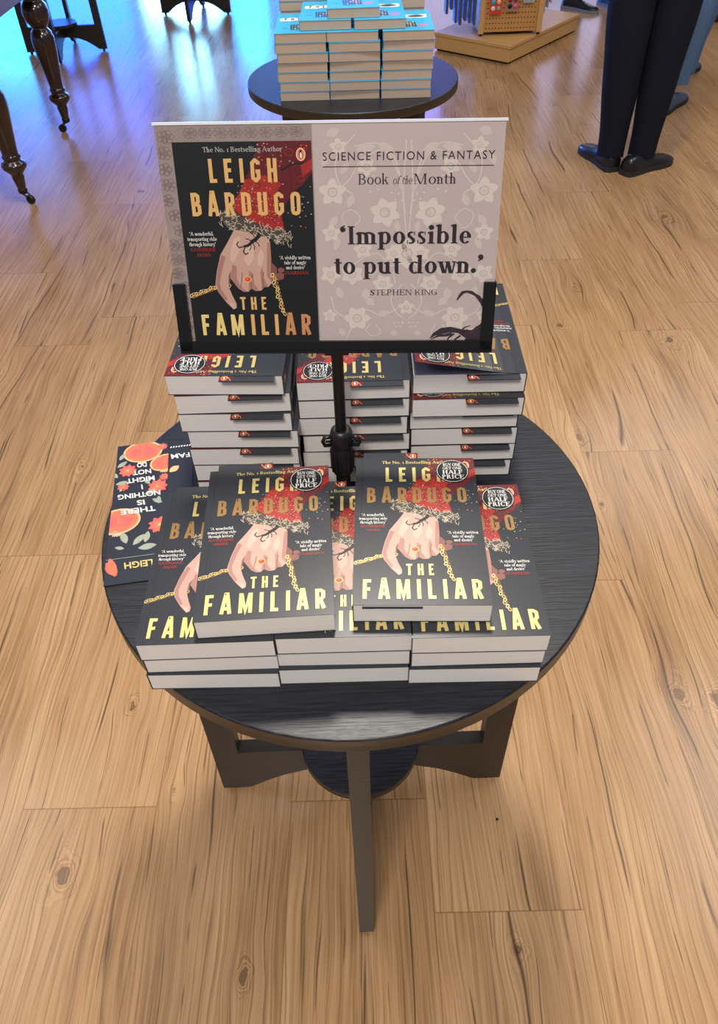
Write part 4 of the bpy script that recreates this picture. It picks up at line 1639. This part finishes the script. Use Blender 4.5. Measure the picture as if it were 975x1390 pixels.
gbk = 'blue covered books stacked on the second table'
BTH = .0228
cols = [('left', -.131), ('centre', .003), ('right', .139)]
lvl = ['lowest', 'second lowest', 'third from below', 'fourth from below', 'fifth from below', 'sixth from below', 'topmost']
for nm, cx in cols:
    for k in range(7):
        j = rg.uniform(-.003, .003)
        place_blue(cx + (k - 3) * .0006 * (1 if nm == 'right' else -1) + j, 2.122 + rg.uniform(0, .004), TZ + .0002 + k * BTH, radians(rg.uniform(-1.2, 1.2)),
                   'blue book, %s of seven in front %s column on second table' % (lvl[k], nm), gbk)
z2 = TZ + 7 * BTH + .0008
place_blue(-.0685, 2.140, z2, radians(-.6), 'blue covered book bridging the left and centre columns on the second table', gbk)
place_blue(.070, 2.136, z2, radians(.8), 'blue covered book bridging the centre and right columns on the second table', gbk)
place_blue(.004, 2.150, z2 + BTH + .0002, radians(1.5), 'blue covered book crowning the pyramid, third layer on the second table', gbk)
for nm, cx in (('left', -.131), ('right', .133)):
    for k in range(9):
        place_blue(cx + rg.uniform(-.002, .002), 2.345 + rg.uniform(0, .003), TZ + .0002 + k * BTH, radians(rg.uniform(-.5, .5)),
                   'blue book, %s level of the rear %s column on second table' % (('lowest', 'second', 'third', 'fourth', 'fifth', 'sixth', 'seventh', 'eighth', 'ninth')[k], nm), gbk)


# ------------------------------------------------------------------ antique table with turned legs
def turned_leg(root, x, y, rot):
    mb = MB()
    prof = [(.016, .062), (.019, .075), (.026, .115), (.027, .124), (.024, .130), (.034, .142), (.050, .160), (.054, .172), (.050, .184), (.036, .192), (.034, .198), (.039, .204), (.040, .210), (.036, .216),
            (.033, .222), (.037, .26), (.044, .32), (.052, .38), (.056, .42), (.055, .45), (.048, .475), (.038, .487), (.034, .493), (.040, .50), (.054, .52), (.062, .545), (.063, .565), (.058, .59), (.046, .607), (.040, .612), (.048, .618), (.055, .630), (.052, .642), (.048, .648)]
    mb.lathe(prof, (x, y, 0), 'mahog', 36)
    mb.box(x - .048, y - .048, .646, x + .048, y + .048, .76, 'mahog')
    leg = mb.build('turned_leg', root)
    c = MB()
    c.lathe([(.014, .046), (.019, .05), (.021, .064), (.017, .07)], (x, y, 0), 'brass', 16)
    d = Vector((cos(rot), sin(rot), 0))
    n = Vector((-sin(rot), cos(rot), 0))
    P = Vector((x, y, 0))
    for s in (-1, 1):
        c.tube([P + n * s * .010 + Vector((0, 0, .05)), P + n * s * .012 + d * .018 + Vector((0, 0, .04)), P + n * s * .011 + d * .028 + Vector((0, 0, .022))], .0035, 'brass', 8)
    w0 = P + d * .028 + Vector((0, 0, .0205))
    T = Matrix.Translation(w0) @ Matrix.Rotation(rot, 4, 'Z') @ Matrix.Rotation(pi / 2, 4, 'X')
    c.lathe([(.017, -.009), (.0202, -.006), (.0202, .006), (.017, .009)], (0, 0, 0), 'brass', 20, T=T)
    k = c.build('castor', leg)
    k['label'] = 'small dark brass castor wheel'


def make_antique():
    # table corner juts in from the left
    root = empty('antique_table', (-2.0, 3.8, 0))
    cx, cy = -2.0, 3.8
    turned_leg(root, .455, .40, radians(205))
    turned_leg(root, .50, -.49, radians(-20))
    turned_leg(root, -.50, .40, radians(120))
    turned_leg(root, -.50, -.49, radians(60))
    f = MB()
    f.bbox(-.56, -.56, .655, .50, .46, .76, 'mahog', .004)
    f.build('apron', root)
    t = MB()
    t.bbox(-.62, -.62, .7605, .52, .50, .79, 'mahog', .008)
    t.build('table_top', root)
    tag(root, 'antique dark mahogany table with bulbous turned legs on castors at left edge', 'table')
    return root


make_antique()


# ------------------------------------------------------------------ spinner display
def make_spinner():
    A_, B_, C_ = Vector((.57, 5.47, 0)), Vector((.97, 5.14, 0)), Vector((1.52, 5.87, 0))
    ang = math.atan2((B_ - A_).y, (B_ - A_).x)
    root = empty('card_spinner', B_, ang)
    # local: x along A->B (B at origin, A at -x), y to the right of it towards C
    LX, LY = .56, .915
    b = MB()
    b.bbox(-LX + .012, .012, .0, -.012, LY - .012, .012, 'hole', .002)
    b.bbox(-LX, 0, .012, 0, LY, .088, 'tan', .002)
    base = b.build('plinth', root)
    t = MB()
    t.bbox(-LX - .006, -.006, .088, .006, LY + .006, .108, 'tan', .002)
    t.build('plinth_top', root)
    # tower stands turned on the plinth
    O = Vector((.80, 5.36, .108))
    Tw = Matrix.Rotation(-ang, 4, 'Z') @ Matrix.Translation(O - B_)
    Tw = Tw @ Matrix.Rotation(radians(2), 4, 'Z')
    p = MB()
    w_, d_, H = .40, .30, 1.25
    p.box(.03, .012, .02, w_ - .02, .03, H, 'tan2', Tw)
    p.box(w_ - .02, .03, .02, w_ - .004, d_, H, 'tan2', Tw)
    p.box(.004, .03, .02, .02, d_, H, 'tan2', Tw)
    p.box(.02, d_ - .02, .02, w_ - .02, d_, H, 'tan2', Tw)
    for i in range(16):
        for j in range(40):
            x, z = .05 + i * .02, .04 + j * .028
            if x < w_ - .04:
                k = .0042
                p.add([Tw @ Vector((x + k * cos(a * pi / 3), .0117, z + k * sin(a * pi / 3))) for a in range(6)], [(0, 1, 2, 3, 4, 5)], 'hole')
    p.build('pegboard', root)
    for x in (.0, w_ - .03):
        q = MB()
        q.bbox(x, 0, .012, x + .034, .034, H, 'tan', .002, Tw)
        q.bbox(x + .008, .004, .0, x + .026, .022, .0125, 'brass', .001, Tw)
        q.build('corner_post', root)
    pl = MB()
    pl.lathe([(.12, .0), (.12, .012)], (w_ / 2, d_ / 2, 0), 'brass', 24, T=Tw)
    pl.build('turntable', root)
    tag(root, 'oak card and gift spinner on a rectangular plinth, right of the second table', 'display stand')
    # hanging packs
    G = Matrix.Translation(O) @ Matrix.Rotation(radians(2), 4, 'Z')

    def pack(name, x, z0, w, h, m, lab, cells, cellm, grp):
        r = empty(name, G @ Vector((x, -.012, z0)), radians(2))
        mb = MB()
        mb.box(-w / 2, -.001, 0, w / 2, .001, h, m)
        mb.box(-w / 2, -.0016, h - .02, w / 2, -.001, h, 'white')
        mb.build('backing_card', r)
        it = 0
        for a, bb in cells:
            q = MB()
            q.lathe([(.013, .0), (.014, .003), (.010, .007), (.0, .008)], (0, 0, 0), cellm[it % len(cellm)], 14,
                    T=Matrix.Translation((a, -.001, bb)) @ Matrix.Rotation(pi / 2, 4, 'X'))
            q.build('trinket', r)
            it += 1
        hk = MB()
        hk.tube([(0, .020, h - .008), (0, -.02, h - .008), (0, -.024, h - .004)], .0015, 'brass', 6)
        hk.build('peg_hook', r)
        tag(r, lab, 'gift pack', grp)
    c4 = [(-.017, .03), (.017, .03), (-.017, .065), (.017, .065)]
    for row, z in enumerate((.135, .285)):
        pos = 'lower' if row == 0 else 'upper'
        pack('gift_pack', .095, z - .01, .075, .12, 'ringred', 'red hanging card of four pale trinkets, %s left on the spinner' % pos, c4, ['white', 'leaf', 'cyan', 'rind'], 'hanging trinket cards')
        pack('gift_pack', .200, z, .075, .12, 'skin_pink', 'pink hanging card of four dark and red trinkets, %s middle on the spinner' % pos, c4, ['black', 'pinktext', 'red', 'redtext'], 'hanging trinket cards')
        pack('gift_pack', .300, z + .045, .07, .11, 'greytext', 'grey hanging card of four black trinkets, %s right on the spinner' % pos, c4, ['black'], 'hanging trinket cards')
    # dark wrapped pouches at the left side
    for k in range(7):
        r = empty('hanging_pouch', G @ Vector((-.035 - .0285 * k, .02 + .006 * k, .055 + .012 * (k % 3) + (.06 if k > 4 else 0))), radians(92))
        q = MB()
        q.bbox(-.045, -.008, .012, .045, .008, .50, 'jacket_navy', .004)
        q.build('pouch', r)
        q = MB()
        q.bbox(-.05, -.0105, 0, .05, .0105, .51, 'clear', .003)
        q.build('clear_wrap', r)
        tag(r, 'dark pouch in clear wrap, number %s from the post left of the spinner' % ['one', 'two', 'three', 'four', 'five', 'six', 'seven'][k], 'pouch', 'wrapped pouches hanging left of the spinner')
    for k in range(3):
        r = empty('hanging_wallet', G @ Vector((w_ + .02 + .026 * k, .10 + .03 * k, .10 + .02 * k)), radians(88))
        q = MB()
        q.bbox(-.06, -.006, .01, .06, .006, .5, ('greytext', 'sign_dark', 'tan')[k], .003)
        q.build('wallet', r)
        q = MB()
        q.bbox(-.064, -.009, 0, .064, .009, .51, 'clear', .003)
        q.build('clear_wrap', r)
        tag(r, '%s wrapped wallet hanging on right side of the spinner' % ('grey', 'taupe', 'tan')[k], 'wallet', 'wrapped wallets hanging right of the spinner')


make_spinner()

# wooden shelving plinth, top right corner
sh = empty('wooden_cabinet', (2.50, 5.98, 0), radians(-8))
m_ = MB()
m_.bbox(0, 0, .05, .95, .4, .98, 'tan', .004)
m_.build('body', sh)
m_ = MB()
m_.bbox(.02, .02, 0, .93, .38, .05, 'leg', .002)
m_.build('toe_kick', sh)
m_ = MB()
m_.bbox(-.01, -.012, .9805, .96, .41, 1.0, 'tan', .003)
m_.build('worktop', sh)
for k in range(2):
    d = MB()
    d.bbox(.015 + k * .465, -.018, .07, .47 + k * .465, 0, .96, 'tan', .003)
    dd = d.build('door', sh)
    h = MB()
    hx = .43 if k == 0 else .52
    h.tube([(hx, -.018, .60), (hx, -.045, .61), (hx, -.045, .72), (hx, -.018, .73)], .005, 'brass', 8)
    h.build('handle', dd)
tag(sh, 'light oak cabinet at the top right corner behind the standing shoppers', 'cabinet')


# ------------------------------------------------------------------ people
def skin_mesh(name, pts, edges, radii, m, parent, root=0, sub=2):
    me = bpy.data.meshes.new(name)
    me.from_pydata(pts, edges, [])
    o = link(name, me)
    md = o.modifiers.new('skin', 'SKIN')
    md.use_smooth_shade = True
    sv = me.skin_vertices[0].data
    for i, r in enumerate(radii):
        sv[i].radius = (r, r) if not isinstance(r, tuple) else r
        sv[i].use_root = (i == root)
    s2 = o.modifiers.new('sub', 'SUBSURF')
    s2.levels = s2.render_levels = sub
    dg = bpy.context.evaluated_depsgraph_get()
    nm = bpy.data.meshes.new_from_object(o.evaluated_get(dg))
    bpy.data.objects.remove(o)
    bpy.data.meshes.remove(me)
    nm.materials.clear()
    nm.materials.append(M[m])
    nm.polygons.foreach_set('use_smooth', [True] * len(nm.polygons))
    ob = link(name, nm, parent)
    return ob


def shoe(root, heel, toe, m, sm, scale=1.0, name='shoe'):
    """heel, toe: floor points; lofted upper plus sole"""
    h, t = Vector((heel[0], heel[1], 0)), Vector((toe[0], toe[1], 0))
    L = (t - h).length
    ang = math.atan2((t - h).y, (t - h).x)
    T = Matrix.Translation(h) @ Matrix.Rotation(ang, 4, 'Z')
    # section: (u, halfwidth, height, bottom)
    sec = [(.0, .020, .055), (.02, .033, .075), (.10, .038, .088), (.24, .038, .090), (.36, .036, .082), (.48, .037, .066), (.62, .044, .054), (.76, .047, .046), (.88, .042, .040), (.96, .028, .032), (1.0, .010, .022)]
    mb = MB()
    n = 16
    V = []
    F = []
    for u, hw, hh in sec:
        for k in range(n):
            a = pi * k / (n - 1)
            V.append(T @ Vector((u * L, -hw * cos(a) * (abs(cos(a)) ** -.25 if abs(cos(a)) > .01 else 1), .020 + (hh - .020) * sin(a) ** .7 if sin(a) > 1e-4 else .020)))
    for i in range(len(sec) - 1):
        for k in range(n - 1):
            F.append((i * n + k, (i + 1) * n + k, (i + 1) * n + k + 1, i * n + k + 1))
    F.append(tuple(range(n)))
    F.append(tuple(reversed(range((len(sec) - 1) * n, len(sec) * n))))
    mb.add(V, F, m, True)
    s = mb.build(name, root)
    so = MB()
    out = []
    for u, hw, hh in sec:
        out.append((u * L + (-.004 if u == 0 else (.004 if u == 1 else 0)), hw + .004))
    poly = [(x, -y) for x, y in out] + [(x, y) for x, y in reversed(out)]
    so.prism(poly, 0, .022, sm, T)
    so.build('sole', s)
    lc = MB()
    for k in range(4):
        u = (.36 + k * .07) * L
        z = .088 - k * .009
        lc.tube([T @ Vector((u, -.016, z - .004)), T @ Vector((u + .006, 0, z + .001)), T @ Vector((u, .016, z - .004))], .0018, m, 6)
    lc.build('laces', s)


def person(loc, ankles, knees, hips, toes, heels, leg_m, shoe_m, sole_m, label, face, r=(.062, .076, .098), jm='jacket', zh=.90):
    root = empty('person', loc)
    L = Vector((loc[0], loc[1], 0))

    def q(p):
        return (p[0] - loc[0], p[1] - loc[1], p[2])
    hx = (hips[0][0] + hips[1][0]) / 2 - loc[0]
    hy = (hips[0][1] + hips[1][1]) / 2 - loc[1]
    fx, fy = cos(face), sin(face)
    sx, sy = -fy, fx
    # body: head, neck, trunk, arms, hands and legs in one surface
    P = [(hx, hy, .95), (hx, hy, 1.15), (hx, hy, 1.36), (hx, hy, 1.48), (hx + fx * .01, hy + fy * .01, 1.56), (hx + fx * .02, hy + fy * .02, 1.66), (hx + fx * .01, hy + fy * .01, 1.74)]
    E = [(0, 1), (1, 2), (2, 3), (3, 4), (4, 5), (5, 6)]
    Rr = [.12, .11, .13, .055, .062, .088, .06]
    for s in (1, -1):
        k = len(P)
        P += [(hx + s * sx * .19, hy + s * sy * .19, 1.40), (hx + s * sx * .24, hy + s * sy * .24, 1.12), (hx + s * sx * .20 + fx * .16, hy + s * sy * .20 + fy * .16, .98), (hx + s * sx * .17 + fx * .24, hy + s * sy * .17 + fy * .24, .95)]
        E += [(2, k), (k, k + 1), (k + 1, k + 2), (k + 2, k + 3)]
        Rr += [.055, .045, .032, .03]
        for j in range(5):
            kk = len(P)
            off = (j - 2) * .018
            ln = (.05, .075, .082, .076, .06)[j]
            base = Vector(P[k + 3])
            d = Vector((fx, fy, -.25))
            sd = Vector((sx, sy, 0)) * off
            if j == 0:
                d = Vector((fx * .5 - s * sx * .6, fy * .5 - s * sy * .6, -.3))
                sd = Vector((0, 0, 0))
            P += [tuple(base + sd + d * ln * .55), tuple(base + sd * 1.2 + d * ln + Vector((0, 0, -.012)))]
            E += [(k + 3, kk), (kk, kk + 1)]
            Rr += [.009, .007]
    for i in range(2):
        k = len(P)
        P += [(hips[i][0] - loc[0], hips[i][1] - loc[1], .86), q(knees[i]), q(ankles[i])]
        E += [(0, k), (k, k + 1), (k + 1, k + 2)]
        Rr += [r[2] * .8, r[1] * .7, r[0] * .6]
    skin_mesh('body', P, E, Rr, 'skin', root)
    # face
    fc = MB()
    hc = Vector((hx + fx * .02, hy + fy * .02, 1.66))
    F3 = Vector((fx, fy, 0))
    S3 = Vector((sx, sy, 0))
    fc.tube([hc + F3 * .078 + Vector((0, 0, .02)), hc + F3 * .098 + Vector((0, 0, -.015))], [.008, .013], 'skin', 8)
    for s in (1, -1):
        fc.tube([hc + F3 * .080 + S3 * s * .03 + Vector((0, 0, .018)), hc + F3 * .088 + S3 * s * .03 + Vector((0, 0, .018))], .009, 'white', 8)
        fc.tube([hc + F3 * .085 + S3 * s * .03 + Vector((0, 0, .018)), hc + F3 * .091 + S3 * s * .03 + Vector((0, 0, .018))], .004, 'black', 8)
        fc.tube([hc + S3 * s * .078 + Vector((0, 0, .02)), hc + S3 * s * .09 + Vector((0, 0, -.015))], .012, 'skin', 8)
    fc.tube([hc + F3 * .083 - S3 * .022 + Vector((0, 0, -.042)), hc + F3 * .086 + Vector((0, 0, -.044)), hc + F3 * .083 + S3 * .022 + Vector((0, 0, -.042))], .004, 'skin_deep', 6)
    fc.build('face', root)
    hr = MB()
    hr.lathe([(.094, .0), (.100, .05), (.088, .09), (.055, .118), (.0, .128)], (hc.x - fx * .018, hc.y - fy * .018, 1.665), 'hair', 20)
    hr.build('hair', root)
    # jacket
    P = [(hx, hy, .93), (hx, hy, 1.15), (hx, hy, 1.36), (hx, hy, 1.45)]
    E = [(0, 1), (1, 2), (2, 3)]
    Rr = [.158, .14, .15, .075]
    for s in (1, -1):
        k = len(P)
        P += [(hx + s * sx * .19, hy + s * sy * .19, 1.40), (hx + s * sx * .24, hy + s * sy * .24, 1.12), (hx + s * sx * .20 + fx * .15, hy + s * sy * .20 + fy * .15, .985)]
        E += [(2, k), (k, k + 1), (k + 1, k + 2)]
        Rr += [.072, .06, .046]
    skin_mesh('jacket', P, E, Rr, jm, root)
    # trousers
    P = [(hx, hy, .98), (hx, hy, .90)]
    E = [(0, 1)]
    Rr = [.135, .145]
    for i in range(2):
        k = len(P)
        a, kn, hp = Vector(q(ankles[i])), Vector(q(knees[i])), Vector((hips[i][0] - loc[0], hips[i][1] - loc[1], .80))
        P += [tuple(hp), tuple(hp.lerp(kn, .55)), tuple(kn), tuple(kn.lerp(a, .35)), tuple(kn.lerp(a, .75)), tuple(a)]
        E += [(1, k), (k, k + 1), (k + 1, k + 2), (k + 2, k + 3), (k + 3, k + 4), (k + 4, k + 5)]
        Rr += [r[2], r[2] * .95, r[1], r[1] * .97, r[0] * 1.04, r[0]]
        P[-1] = (P[-1][0], P[-1][1], -.05)
    tr = skin_mesh('trousers', P, E, Rr, leg_m, root)
    bm = bmesh.new()
    bm.from_mesh(tr.data)
    bmesh.ops.bisect_plane(bm, geom=bm.verts[:] + bm.edges[:] + bm.faces[:], plane_co=(0, 0, .048), plane_no=(.05, .25, 1), clear_inner=True)
    bm.to_mesh(tr.data)
    bm.free()
    for i in range(2):
        shoe(root, (heels[i][0] - loc[0], heels[i][1] - loc[1]), (toes[i][0] - loc[0], toes[i][1] - loc[1]), shoe_m, sole_m)
    tag(root, label, 'person')
    return root


person((1.24, 3.55, 0), [(1.19, 3.52, .085), (1.325, 3.50, .085)], [(1.165, 3.53, .46), (1.335, 3.53, .46)], [(1.15, 3.56), (1.35, 3.56)],
       [(1.125, 3.76), (1.50, 3.585)], [(1.205, 3.475), (1.24, 3.435)], 'navy', 'leather', 'sole',
       'person in dark navy trousers and black lace-up shoes, seen from behind', radians(75), r=(.064, .088, .112))
person((1.85, 4.55, 0), [(1.75, 4.36, .09), (2.00, 4.90, .09)], [(1.78, 4.36, .48), (2.07, 4.90, .48)], [(1.92, 4.58), (2.12, 4.80)],
       [(1.84, 4.45), (2.10, 5.00)], [(1.64, 4.20), (1.91, 4.78)], 'denim', 'suede', 'sole',
       'person in pale blue jeans and grey shoes, standing behind the navy trousers', radians(50), r=(.058, .068, .090))
person((1.72, 6.55, 0), [(1.70, 6.52, .09), (1.98, 6.55, .09)], [(1.70, 6.55, .48), (1.98, 6.58, .48)], [(1.74, 6.6), (1.94, 6.6)],
       [(1.81, 6.30), (2.02, 6.34)], [(1.60, 6.52), (1.90, 6.60)], 'jacket', 'leather', 'greysole',
       'farthest person at the top edge, only dark trainers with grey soles in view', radians(-70))

# crumb on the floor
cr = MB()
cr.lathe([(.001, 0), (.0026, .001), (.002, .0025), (.0004, .003)], (0, 0, 0), 'black', 7)
c_ = cr.build('crumb')
c_.location = (.236, .545, 0)
tag(c_, 'tiny black crumb on the wooden floor right of the front leg', 'crumb')
